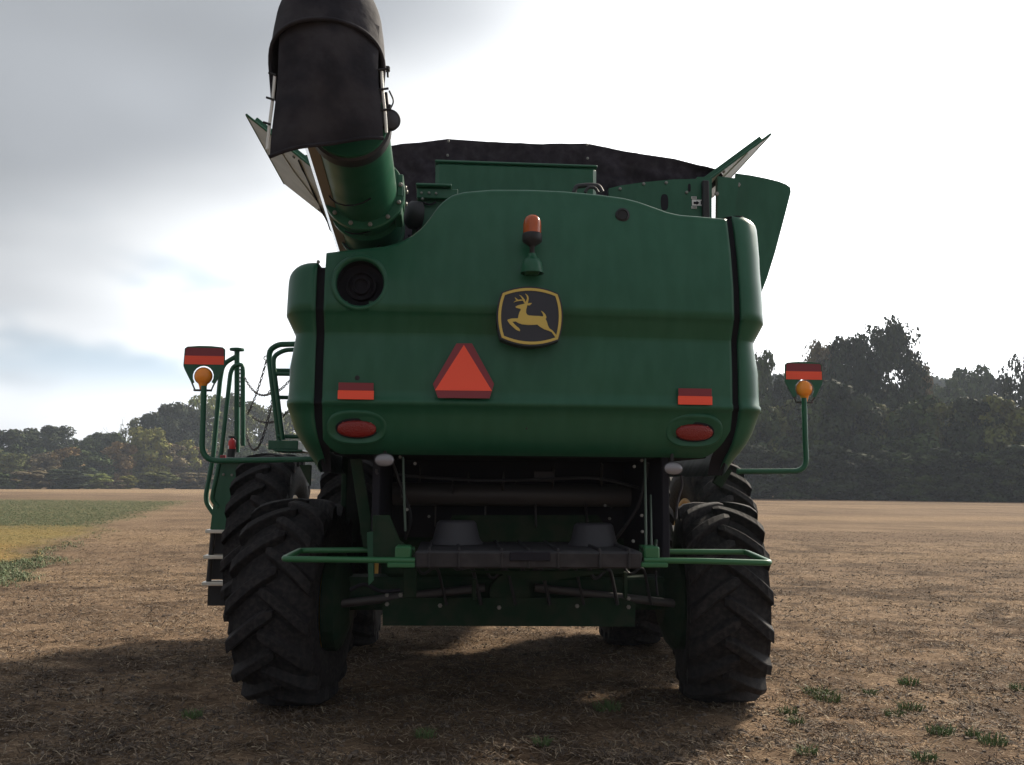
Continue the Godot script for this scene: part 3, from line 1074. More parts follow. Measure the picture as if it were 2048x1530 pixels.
func build_panels() -> void:
	# --- middle panel
	var hole := Vector2(-1.091, 3.022)
	var rows := []
	var xs := []
	for k in 141:
		xs.append(lerpf(-1.318, 1.368, k / 140.0))
	var upper := 26
	for i in ROWS.size() + upper + 6:
		var row := PackedVector3Array()
		for x in xs:
			var yt := top_edge(x)
			var p: Vector3
			if i < ROWS.size():
				var y: float = ROWS[i]
				# lower corners of the panel are rounded
				var drop := maxf(absf(x) - 1.20, 0.0) / 0.125
				y = maxf(y, 1.93 + 0.10 * drop * drop) if i < 7 else y
				p = Vector3(x, y, rear_z(x, y))
			elif i < ROWS.size() + upper:
				var f := float(i - ROWS.size() + 1) / upper
				var y2 := lerpf(2.90, yt - 0.035, f)
				p = Vector3(x, y2, rear_z(x, y2))
			else:
				var a := float(i - ROWS.size() - upper + 1) / 5.0 * PI * 0.5
				var rr := 0.035
				var a2 := minf(a, PI * 0.5)
				p = Vector3(x, yt - rr + rr * sin(a2), rear_z(x, yt - rr) - rr + rr * cos(a2) - (0.25 if i == ROWS.size() + upper + 5 else 0.0))
			row.append(p)
		# turned-in edges at both seams
		row.insert(0, row[0] + Vector3(0.004, 0, -0.07))
		row.append(row[-1] + Vector3(-0.004, 0, -0.07))
		rows.append(row)
	var st := begin()
	skin(st, rows, Vector3.BACK, 1, func(c: Vector3) -> bool: return Vector2(c.x, c.y).distance_to(hole) < 0.166 and c.z > -5.8)
	var panel := part("rear_panel", st, M.paint)

	# --- round outlet let into the panel at upper left
	var zc := rear_z(hole.x, hole.y)
	var tilt := Transform3D(Basis(Vector3.RIGHT, -0.03), Vector3(hole.x, hole.y, zc))
	st = begin()
	lathe_smooth(st, [Vector2(0.150, -0.12), Vector2(0.152, 0.0), Vector2(0.160, 0.012), Vector2(0.176, 0.012), Vector2(0.188, -0.004), Vector2(0.190, -0.03)], tilt, 40)
	var outlet := part("air_outlet", st, M.paint)
	st = begin()
	lathe(st, [Vector2(0.149, -0.02), Vector2(0.149, -0.11), Vector2(0.0, -0.11)], tilt, 36, -1)
	lathe(st, [Vector2(0.10, -0.11), Vector2(0.096, -0.07), Vector2(0.086, -0.066), Vector2(0.080, -0.10), Vector2(0.062, -0.10), Vector2(0.058, -0.06), Vector2(0.046, -0.058), Vector2(0.04, -0.09), Vector2(0, -0.085)], tilt, 30, 1)
	obj("inner_duct", st, M.black, outlet)

	# --- corner panels, wrapping round to the sides
	for side in [-1.0, 1.0]:
		var top := 3.165 if side < 0 else 3.60
		var ys := [1.815, 1.84, 1.87, 1.90]
		ys.append_array(ROWS.slice(1))
		var y := 2.98
		while y < top - 0.07:
			ys.append(y)
			y += 0.08
		rows = []
		for yy in ys:
			var row := PackedVector3Array()
			row.append(corner_point(side, yy, 0.0) + Vector3(side * 0.006, 0, -0.07))
			for k in 25:
				var s := k / 24.0
				# the lower edge rises towards the seam into a point at the outside
				var y3: float = maxf(yy, lerpf(1.90, 1.815, smoothstep(0.0, 0.5, s))) if yy < 1.95 else yy
				row.append(corner_point(side, y3, s))
			rows.append(row)
		for k in 7:
			var a := k / 6.0 * PI * 0.5
			var row := PackedVector3Array()
			var y4 := top - 0.06 + 0.06 * sin(a)
			var tuck := 0.06 * (1.0 - cos(a))
			row.append(corner_point(side, y4, 0.0, tuck) + Vector3(side * 0.006, 0, -0.07))
			for j in 25:
				# the shoulder falls away to the outside
				var s := j / 24.0
				var fall := 0.055 * pow(smoothstep(0.0, 0.75, s), 2.0) if side < 0 else 0.02 * smoothstep(0.1, 0.7, s)
				row.append(corner_point(side, y4, s, tuck) - Vector3(0, fall, 0))
			rows.append(row)
		# lid closing the top
		var lid := PackedVector3Array()
		for p in rows[-1]:
			lid.append(Vector3(side * 1.36, p.y - 0.005, minf(p.z, -5.95)))
		rows.append(lid)
		st = begin()
		skin(st, rows, Vector3.BACK if side > 0 else Vector3.FORWARD, 1)
		var cp := part("corner_panel", st, M.paint)
		if side > 0:
			# dark opening in the top of the right corner panel
			st = begin()
			prism(st, oval(Vector2.ZERO, 0.085, 0.15, 24), 0, 0.012, Transform3D(Basis(Vector3(1, 0.05, 0), Vector3(0, 0.12, -1), Vector3(0, 1, 0.12)), Vector3(1.45, 3.60, -5.97)))
			obj("top_opening", st, M.black, cp)
		else:
			st = begin()
			bolt(st, Vector3(-1.366, 3.162, -5.7), Vector3.BACK, 0.012)
			obj("corner_bolt", st, M.steel, cp)
		# dark recessed seam between corner and middle panel
		st = begin()
		var r0 := []
		var r1 := []
		for yy in ys + [top - 0.03]:
			var seam := lerpf(1.318, 1.372, smoothstep(1.8, 2.2, yy)) + (0.0 if side < 0 else 0.045)
			r0.append(Vector3(side * 1.29, yy, rear_z(1.3, yy) - 0.05))
			r1.append(Vector3(side * (seam + 0.03), yy, rear_z(1.3, yy) - 0.05))
		skin(st, [PackedVector3Array(r0), PackedVector3Array(r1)], Vector3.BACK, 1)
		part("seam_seal", st, M.black)

	# --- solid body behind the panels
	st = begin()
	var poly := [Vector2(-1.30, 1.98)]
	poly.append(Vector2(1.30, 1.98))
	for k in 33:
		var x := lerpf(1.30, -1.30, k / 32.0)
		poly.append(Vector2(x, top_edge(x) - 0.05))
	prism(st, poly, -5.98, -7.1)
	prism(st, [Vector2(-1.50, 2.0), Vector2(1.50, 2.0), Vector2(1.50, 3.15), Vector2(-1.50, 3.15)], -6.3, -9.6)
	part("body_frame", st, M.dark_green)

	# --- beacon on its stalk
	st = begin()
	var bb: Vector3 = Vector3(0.011, 3.144, -5.56)
	lathe_smooth(st, [Vector2(0.075, -0.055), Vector2(0.072, -0.03), Vector2(0.062, 0.015), Vector2(0.045, 0.04), Vector2(0.03, 0.048), Vector2(0.024, 0.075)], Transform3D(Basis(Vector3.RIGHT, Vector3.BACK, Vector3.UP).orthonormalized(), bb), 24)
	box(st, bb + Vector3(0, -0.03, -0.06), Vector3(0.10, 0.05, 0.12), Basis.IDENTITY, 0.012)
	var beacon := part("beacon", st, M.paint)
	var up := Basis(Vector3.RIGHT, Vector3.FORWARD, Vector3.UP).scaled(Vector3.ONE * 0.92)
	st = begin()
	lathe_smooth(st, [Vector2(0.018, 0.06), Vector2(0.018, 0.125), Vector2(0.03, 0.14), Vector2(0.066, 0.165), Vector2(0.07, 0.18), Vector2(0.07, 0.215), Vector2(0.064, 0.225), Vector2(0, 0.225)], Transform3D(up, bb), 24)
	obj("beacon_base", st, M.black_plastic, beacon)
	st = begin()
	lathe_smooth(st, [Vector2(0.064, 0.222), Vector2(0.064, 0.285), Vector2(0.060, 0.315), Vector2(0.048, 0.340), Vector2(0.028, 0.354), Vector2(0, 0.358)], Transform3D(up, bb), 28)
	obj("beacon_lens", st, M.beacon_lens, beacon)

	# --- small round cap
	st = begin()
	var cpz: Vector3 = Vector3(0.636, 3.548, -5.77)
	cpz.z = rear_z(cpz.x, cpz.y) + 0.004
	lathe(st, [Vector2(0.048, -0.02), Vector2(0.048, 0.012), Vector2(0.034, 0.02), Vector2(0.03, 0.012), Vector2(0, 0.012)], Transform3D(Basis.IDENTITY, cpz), 24)
	part("round_cap", st, M.black_plastic)
	st = begin()
	lathe(st, disc_profile(0.016, 0.012), Transform3D(Basis.IDENTITY, Vector3(-1.097, 2.413, -5.725)), 14)
	part("plug", st, M.black_plastic)
	st = begin()
	lathe(st, disc_profile(0.007, 0.012), Transform3D(Basis.IDENTITY, Vector3(-0.005, 2.1, -5.7)), 10)
	part("plug", st, M.black_plastic)

	# --- emblem plate
	var e0 := Transform3D(Basis(Vector3.RIGHT, -0.02), Vector3(0, 2.81, -5.555))
	var outline := func(grow: float) -> Array:
		var c := [Vector2(112, 888), Vector2(648, 888), Vector2(652, 1332), Vector2(106, 1328)]
		var mid := [Vector2(385, 772), Vector2(727, 1090), Vector2(380, 1450), Vector2(30, 1108)]
		var o := []
		for i in 4:
			for k in 10:
				var t := k / 10.0
				var a: Vector2 = c[i].lerp(mid[i], t)
				var b: Vector2 = mid[i].lerp(c[(i + 1) % 4], t)
				var p := a.lerp(b, t) - Vector2(380, 1108)
				p *= (p.length() + grow) / p.length()
				o.append(Vector2(p.x, -p.y) * 0.000655)
		return o
	st = begin()
	prism(st, outline.call(16.0), -0.11, 0.0, e0)
	var badge := part("emblem", st, M.emblem_black)
	st = begin()
	ring_prism(st, outline.call(0.0), outline.call(-27.0), -0.002, 0.005, e0)
	obj("emblem_border", st, M.emblem_gold, badge)
	st = begin()
	var deer := [[238, 1018, 243, 1030, 285, 1040, 290, 1050, 275, 1075, 268, 1100, 262, 1135, 200, 1138, 162, 1150, 160, 1160, 185, 1195, 215, 1222, 245, 1248, 280, 1262, 284, 1250, 272, 1232, 250, 1215, 225, 1190, 207, 1170, 240, 1165, 265, 1180, 300, 1193, 360, 1198, 420, 1196, 452, 1192, 480, 1215, 520, 1238, 560, 1250, 590, 1262, 615, 1295, 632, 1320, 645, 1316, 635, 1290, 600, 1248, 570, 1228, 555, 1200, 545, 1165, 530, 1130, 538, 1128, 540, 1115, 530, 1090, 510, 1068, 488, 1055, 490, 1062, 503, 1080, 510, 1100, 503, 1112, 470, 1107, 420, 1107, 370, 1104, 350, 1095, 340, 1075, 342, 1045, 350, 1015, 352, 1002, 375, 1003, 390, 990, 398, 980, 375, 980, 358, 985, 362, 960, 366, 935, 360, 910, 345, 895, 330, 888, 345, 910, 350, 930, 345, 950, 338, 965, 326, 988, 290, 998, 262, 1006],
		[334, 982, 328, 950, 310, 928, 292, 910, 272, 902, 290, 920, 302, 940, 310, 955, 322, 982],
		[334, 972, 320, 960, 300, 958, 270, 962, 240, 968, 218, 978, 232, 964, 258, 953, 285, 948, 310, 951, 330, 958],
		[272, 960, 252, 945, 230, 928, 238, 945, 250, 960]]
	var lift := 0.005
	for d in deer:
		var pts := []
		for k in range(0, d.size(), 2):
			pts.append(Vector2((d[k] - 380) * 0.000655, -(d[k + 1] - 1108) * 0.000655))
		prism(st, pts, -0.002, lift, e0)
		lift += 0.0012
	obj("leaping_deer", st, M.emblem_gold, badge)
	# --- slow vehicle triangle
	var s0 := Transform3D(Basis(Vector3.RIGHT, -0.06), Vector3(-0.413, 2.413, -5.655))
	var tri_pts := [Vector2(-0.597, 2.333), Vector2(-0.233, 2.335), Vector2(-0.417, 2.633)]
	for i in 3:
		tri_pts[i] -= Vector2(s0.origin.x, s0.origin.y)
	var hexo := [Vector2(-0.577, 2.285), Vector2(-0.248, 2.287), Vector2(-0.22, 2.381), Vector2(-0.365, 2.644), Vector2(-0.465, 2.642), Vector2(-0.611, 2.374)]
	for i in 6:
		hexo[i] -= Vector2(s0.origin.x, s0.origin.y)
	st = begin()
	prism(st, hexo, -0.012, 0.0, s0)
	var smv := part("slow_vehicle_triangle", st, M.dark_red)
	st = begin()
	prism(st, tri_pts, -0.001, 0.003, s0)
	obj("orange_center", st, M.orange, smv)
	st = begin()
	box(st, s0 * Vector3(0, 0.02, -0.03), Vector3(0.06, 0.2, 0.05))
	obj("bracket", st, M.dark_green, smv)

	# --- red and orange strips, tail lights
	for e in [[Vector3(-1.1, 2.325, -5.69), Vector3(-1.096, 2.09, -5.775)], [Vector3(1.101, 2.324, -5.69), Vector3(1.115, 2.096, -5.775)]]:
		var c: Vector3 = e[0]
		st = begin()
		box(st, c + Vector3(0, 0.0275, 0.004), Vector3(0.222, 0.050, 0.006), Basis(Vector3.RIGHT, 0.03), 0.002)
		var strip := part("reflector", st, M.dark_red)
		st = begin()
		box(st, c + Vector3(0, -0.026, 0.004), Vector3(0.228, 0.057, 0.008), Basis(Vector3.RIGHT, 0.03), 0.002)
		obj("orange_band", st, M.orange, strip)
		var tl: Vector3 = e[1]
		var tt := Transform3D(Basis(Vector3.RIGHT, 0.30), tl)
		var o_ring := oval(Vector2(0, 0.010), 0.190, 0.114, 36, 2.6)
		var m_ring := oval(Vector2(0, 0.006), 0.172, 0.095, 36, 2.5)
		var i_ring := oval(Vector2.ZERO, 0.136, 0.066, 36, 2.2)
		st = begin()
		var ra := PackedVector3Array()
		var rb := PackedVector3Array()
		var rcx := PackedVector3Array()
		var rd := PackedVector3Array()
		var re := PackedVector3Array()
		for k in 36:
			ra.append(tt * Vector3(o_ring[k].x, o_ring[k].y, -0.02))
			rb.append(tt * Vector3(o_ring[k].x, o_ring[k].y, 0.006))
			rcx.append(tt * Vector3(lerpf(o_ring[k].x, m_ring[k].x, 0.6), lerpf(o_ring[k].y, m_ring[k].y, 0.6), 0.012))
			rd.append(tt * Vector3(m_ring[k].x, m_ring[k].y, 0.010))
			re.append(tt * Vector3(i_ring[k].x, i_ring[k].y, -0.004))
		for k in 36:
			var k2 := (k + 1) % 36
			var rad: Vector3 = tt.basis * Vector3(o_ring[k].x, o_ring[k].y, 0)
			quad_out(st, ra[k], ra[k2], rb[k2], rb[k], rad, 1)
			quad_out(st, rb[k], rb[k2], rcx[k2], rcx[k], rad + Vector3.BACK, 1)
			quad_out(st, rcx[k], rcx[k2], rd[k2], rd[k], Vector3.BACK, 1)
			quad_out(st, rd[k], rd[k2], re[k2], re[k], Vector3.BACK, 1)
		var light := part("tail_light", st, M.paint)
		st = begin()
		prism(st, oval(Vector2.ZERO, 0.138, 0.068, 30, 2.2), -0.03, -0.001, tt)
		obj("gasket", st, M.black, light)
		st = begin()
		var lrings := []
		for q in [[1.0, 0.0], [1.0, 0.018], [0.93, 0.026], [0.75, 0.032], [0.4, 0.036], [0.02, 0.037]]:
			var rr := PackedVector3Array()
			for p in oval(Vector2.ZERO, 0.124 * q[0], 0.054 * q[0], 30, 2.2):
				rr.append(tt * Vector3(p.x, p.y, q[1]))
			lrings.append(rr)
		for i in lrings.size() - 1:
			for k in 30:
				quad_out(st, lrings[i][k], lrings[i][(k + 1) % 30], lrings[i + 1][(k + 1) % 30], lrings[i + 1][k], tt.basis * Vector3(0, 0, 1) + (lrings[i][k] - tl) * 2.0, 1)
		obj("lens", st, M.red_lens, light)
		st = begin()
		for k in 4:
			box(st, tt * Vector3(-0.075 + k * 0.05, 0.0, 0.004), Vector3(0.035, 0.085, 0.006), tt.basis, 0.002)
		obj_each("reflector_cell", st, M.lamp_back, light)

func build_top() -> void:
	var st := begin()
	# --- black roll tarp over the grain tank
	var prof := [Vector2(-1.81, 4.43), Vector2(-1.78, 4.47), Vector2(-1.4, 4.525), Vector2(-1.0, 4.59), Vector2(-0.56, 4.655), Vector2(-0.2, 4.645), Vector2(0.25, 4.645), Vector2(0.64, 4.66), Vector2(1.0, 4.60), Vector2(1.4, 4.545), Vector2(1.80, 4.47), Vector2(1.83, 4.43)]
	var rows := []
	var n := FastNoiseLite.new()
	n.seed = 6
	n.frequency = 1.6
	for i in 12:
		var z := -7.3 - i * 0.2
		var row := PackedVector3Array()
		for p in prof:
			row.append(Vector3(p.x, p.y - 0.02 * sin(i * 1.1) * sin(i * 1.1) + 0.02 * n.get_noise_2d(p.x * 2, z * 2), z))
		rows.append(row)
	skin(st, rows, Vector3.FORWARD)
	var cover := part("tank_tarp", st, M.tarp)
	st = begin()
	rows = []
	for i in 26:
		var f := i / 25.0
		var row := PackedVector3Array()
		for k in 73:
			var x := lerpf(-1.80, 1.82, k / 72.0)
			var yt := curve_at(prof.slice(1, 11), x)
			var y := lerpf(yt, minf(maxf(3.55, 4.0 + 0.79 * (absf(x) - 1.22)), yt), f)
			# slack cloth: folds fanning out below each bow
			var fold := 0.0
			for b in [-0.56, 0.64]:
				var ang := atan2(x - b, yt - y + 0.05)
				fold += 0.02 * sin(ang * 9.0 + b * 3.0) * exp(-absf(x - b) * 1.3) * smoothstep(0.0, 0.35, f)
			fold += 0.05 * n.get_noise_2d(x * 0.9, y * 1.4) * smoothstep(0.0, 0.2, f) + 0.02 * n.get_noise_2d(x * 3.0 + y * 2.0, y * 2.0 + 9.0)
			row.append(Vector3(x, y, -7.3 + fold - 0.05 * sin(PI * f)))
		rows.append(row)
	skin(st, rows, Vector3.FORWARD)
	obj("tarp_end", st, M.tarp, cover)
	st = begin()
	for b in [Vector3(-0.556, 4.495, -7.255), Vector3(0.637, 4.511, -7.255), Vector3(-0.55, 4.624, -7.27), Vector3(0.635, 4.637, -7.27)]:
		bolt(st, b, Vector3.BACK, 0.012)
	obj_each("tarp_rivet", st, M.steel, cover)

	# --- grain tank walls under the tarp
	st = begin()
	box(st, Vector3(0, 3.62, -8.4), Vector3(2.36, 0.8, 2.1), Basis.IDENTITY, 0.02)
	part("grain_tank", st, M.dark_green)

	# --- folding tank extension flaps, left and right
	for side in [-1.0, 1.0]:
		var t0 := Vector3(side * 1.22, 3.99, 0)
		var t1 := Vector3(side * 2.225, 4.768, 0)
		var dir := (t1 - t0).normalized()
		var nn: Vector3 = Vector3(side * dir.y, -absf(dir.x), 0).normalized()
		var len_ := (t1 - t0).length()
		var b := Basis(dir, nn, Vector3.BACK) if side > 0 else Basis(dir, nn, Vector3.FORWARD)
		var mid := (t0 + t1) * 0.5
		st = begin()
		box(st, mid + Vector3(0, 0, -8.06), Vector3(len_, 0.012, 1.70), b, 0.003)
		var flap := part("tank_flap", st, M.flap_grey)
		st = begin()
		# green frame and ribs on the inside face
		box(st, mid - nn * 0.026 + Vector3(0, 0, -7.27), Vector3(len_ * 0.90, 0.04, 0.06), b, 0.004)
		box(st, mid - nn * 0.04 + dir * 0.05 + Vector3(0, 0, -7.75), Vector3(len_ * 0.80, 0.068, 0.05), b, 0.004)
		box(st, mid - nn * 0.026 + Vector3(0, 0, -8.80), Vector3(len_ * 0.9, 0.04, 0.06), b, 0.004)
		box(st, mid + dir * len_ * 0.36 - nn * 0.03 + Vector3(0, 0, -8.06), Vector3(0.05, 0.046, 1.5), b, 0.004)
		box(st, mid - dir * len_ * 0.05 - nn * 0.03 + Vector3(0, 0, -8.06), Vector3(0.05, 0.046, 1.5), b, 0.004)
		obj_each("flap_frame", st, M.paint, flap)
		st = begin()
		# rolled edge and a pressed crease across the outer face
		tube(st, [t1 + Vector3(0, 0, -7.21), t1 + Vector3(0, 0, -8.91)], 0.012, 6)
		tube(st, [t0 + Vector3(0, 0, -7.21), t1 + Vector3(0, 0, -7.21)], 0.010, 6)
		obj_each("flap_edge", st, M.paint, flap)
		st = begin()
		tube(st, [mid + dir * len_ * 0.30 + nn * 0.006 + Vector3(0, 0, -7.25), mid + dir * len_ * 0.22 + nn * 0.006 + Vector3(0, 0, -7.9), mid - dir * len_ * 0.02 + nn * 0.006 + Vector3(0, 0, -8.86)], 0.008, 5)
		obj("flap_crease", st, M.flap_grey, flap)
		st = begin()
		for f in [-0.3, -0.1, 0.12]:
			for z in [-7.33, -8.80]:
				bolt(st, mid + dir * len_ * f + nn * 0.006 + Vector3(0, 0, z), nn, 0.014)
		obj_each("flap_bolt", st, M.steel, flap)

	# --- right-hand sheet metal behind the rear panel
	st = begin()
	prism(st, [Vector2(0.803, 4.221), Vector2(0.906, 4.25), Vector2(1.121, 4.288), Vector2(1.358, 4.318), Vector2(1.553, 4.329), Vector2(1.562, 4.347), Vector2(1.688, 4.347), Vector2(1.68, 3.856), Vector2(0.802, 3.83)], -7.2, -7.16)
	var plate := part("tank_end_plate", st, M.paint)
	st = begin()
	for e in [[Vector2(1.492, 4.249), 0.012, 0.035], [Vector2(1.277, 4.116), 0.032, 0.07]]:
		prism(st, oval(e[0], e[1], e[2], 20, 3.0), -7.165, -7.156)
	obj_each("slot", st, M.black, plate)
	st = begin()
	for p in [Vector3(1.098, 4.267, -7.155), Vector3(1.291, 4.283, -7.155), Vector3(1.466, 4.205, -7.155), Vector3(0.897, 4.217, -7.155)]:
		bolt(st, p, Vector3.BACK, 0.014)
	obj_each("plate_bolt", st, M.steel, plate)
	# white warning sticker with black pictures
	var k0: Vector3 = Vector3(1.554, 4.119, -7.15)
	st = begin()
	box(st, k0 + Vector3(0.01, 0.0, -0.004), Vector3(0.105, 0.052, 0.006), Basis.IDENTITY, 0.001)
	box(st, k0 + Vector3(-0.025, 0.042, -0.004), Vector3(0.045, 0.022, 0.006), Basis.IDENTITY, 0.001)
	box(st, k0 + Vector3(-0.025, -0.042, -0.004), Vector3(0.045, 0.022, 0.006), Basis.IDENTITY, 0.001)
	obj_each("warning_sticker", st, M.white, plate)
	st = begin()
	prism(st, [Vector2(-0.03, -0.014), Vector2(-0.005, -0.014), Vector2(-0.005, -0.022), Vector2(0.02, -0.002), Vector2(-0.005, 0.016), Vector2(-0.005, 0.006), Vector2(-0.03, 0.006)], 0, 0.002, Transform3D(Basis.IDENTITY, k0))
	box(st, k0 + Vector3(0.042, 0.0, 0.001), Vector3(0.022, 0.034, 0.003), Basis.IDENTITY, 0.0005)
	for j in 3:
		box(st, k0 + Vector3(-0.025, 0.048 - j * 0.006, 0.001), Vector3(0.036, 0.0022, 0.002), Basis.IDENTITY, 0.0004)
		box(st, k0 + Vector3(-0.025, -0.036 - j * 0.006, 0.001), Vector3(0.036, 0.0022, 0.002), Basis.IDENTITY, 0.0004)
	obj("sticker_print", st, M.black, plate).set_meta("kind", "stuff")
	# dark hinge post, then an open gap, then the folded side sheet
	st = begin()
	box(st, Vector3(1.621, 4.102, -7.13), Vector3(0.055, 0.40, 0.05))
	part("hinge_post", st, M.black_plastic)
	st = begin()
	prism(st, [Vector2(1.763, 4.389), Vector2(1.953, 4.373), Vector2(1.912, 4.112), Vector2(1.89, 3.89), Vector2(1.75, 3.886)], -7.3, -7.24)
	var s2 := part("side_sheet", st, M.paint)
	st = begin()
	bolt(st, Vector3(1.748, 4.226, -7.23), Vector3.BACK, 0.02)
	obj("sheet_bolt", st, M.steel, s2)
	st = begin()
	prism(st, [Vector2(1.976, 4.475), Vector2(2.111, 4.461), Vector2(2.246, 4.438), Vector2(2.359, 4.414), Vector2(2.426, 4.389), Vector2(2.462, 4.363), Vector2(2.466, 4.322), Vector2(2.41, 4.12), Vector2(2.312, 3.779), Vector2(2.234, 3.544), Vector2(2.083, 3.173), Vector2(1.915, 3.17), Vector2(1.934, 4.151)], -7.42, -7.39)
	var s3 := part("side_shield", st, M.paint)
	st = begin()
	bolt(st, Vector3(1.988, 4.366, -7.38), Vector3.BACK, 0.022)
	obj("shield_bolt", st, M.steel, s3)

	# --- air intake box in the middle behind the panel
	st = begin()
	var ib: Vector3 = Vector3(-0.007, 4.124, -6.75)
	box(st, Vector3(ib.x, ib.y - 0.12, -6.95), Vector3(1.275, 0.50, 0.42), Basis.IDENTITY, 0.03)
	var intake := part("air_intake_box", st, M.paint)
	st = begin()
	box(st, Vector3(ib.x, ib.y + 0.128, -6.95), Vector3(1.285, 0.02, 0.44), Basis.IDENTITY, 0.008)
	obj("box_lid", st, M.paint, intake)
	# pipes and clips on the engine deck
	st = begin()
	tube(st, fillet([Vector3(0.387, 3.884, -6.3), Vector3(0.401, 3.931, -6.3), Vector3(0.498, 3.945, -6.3), Vector3(0.573, 3.94, -6.3), Vector3(0.595, 3.895, -6.3)], 0.04), 0.018, 8)
	tube(st, fillet([Vector3(0.461, 3.87, -6.25), Vector3(0.483, 3.912, -6.25), Vector3(0.535, 3.91, -6.25), Vector3(0.557, 3.873, -6.25)], 0.03), 0.012, 8)
	obj_each("deck_pipe", st, M.grey_plastic, combine)

	# --- bracket and belt guard left of the panel's shoulder
	st = begin()
	box(st, Vector3(-0.617, 3.842, -6.35), Vector3(0.30, 0.075, 0.12))
	box(st, Vector3(-0.644, 3.894, -6.35), Vector3(0.26, 0.02, 0.20))
	box(st, Vector3(-0.663, 3.674, -6.4), Vector3(0.20, 0.30, 0.10))
	box(st, Vector3(-0.748, 3.528, -6.4), Vector3(0.10, 0.16, 0.10))
	var guard := part("belt_guard", st, M.paint)
	st = begin()
	for p in [Vector3(-0.732, 3.837, -6.28), Vector3(-0.678, 3.839, -6.28), Vector3(-0.627, 3.837, -6.28), Vector3(-0.724, 3.793, -6.28), Vector3(-0.707, 3.779, -6.34), Vector3(-0.747, 3.59, -6.34)]:
		bolt(st, p, Vector3.BACK, 0.010)
	obj_each("guard_bolt", st, M.steel, guard)
	st = begin()
	lathe_smooth(st, [Vector2(0.0, 0.05), Vector2(0.07, 0.05), Vector2(0.10, 0.02), Vector2(0.105, -0.03), Vector2(0.105, -0.05)], Transform3D(Basis(Vector3(0.4, 0, 1).normalized(), Vector3.UP, Vector3(-1, 0, 0.4).normalized()), Vector3(-0.791, 3.677, -6.3)), 24)
	obj("pulley", st, M.black_plastic, guard)
	st = begin()
	tube(st, fillet([Vector3(-0.794, 3.766, -6.32), Vector3(-0.743, 3.786, -6.32), Vector3(-0.67, 3.762, -6.32), Vector3(-0.627, 3.786, -6.32)], 0.05), 0.008, 6)
	tube(st, fillet([Vector3(-0.816, 3.522, -6.28), Vector3(-0.785, 3.412, -6.28), Vector3(-0.739, 3.636, -6.28), Vector3(-0.777, 3.728, -6.28)], 0.05), 0.009, 6)
	obj_each("hose", st, M.black, guard)

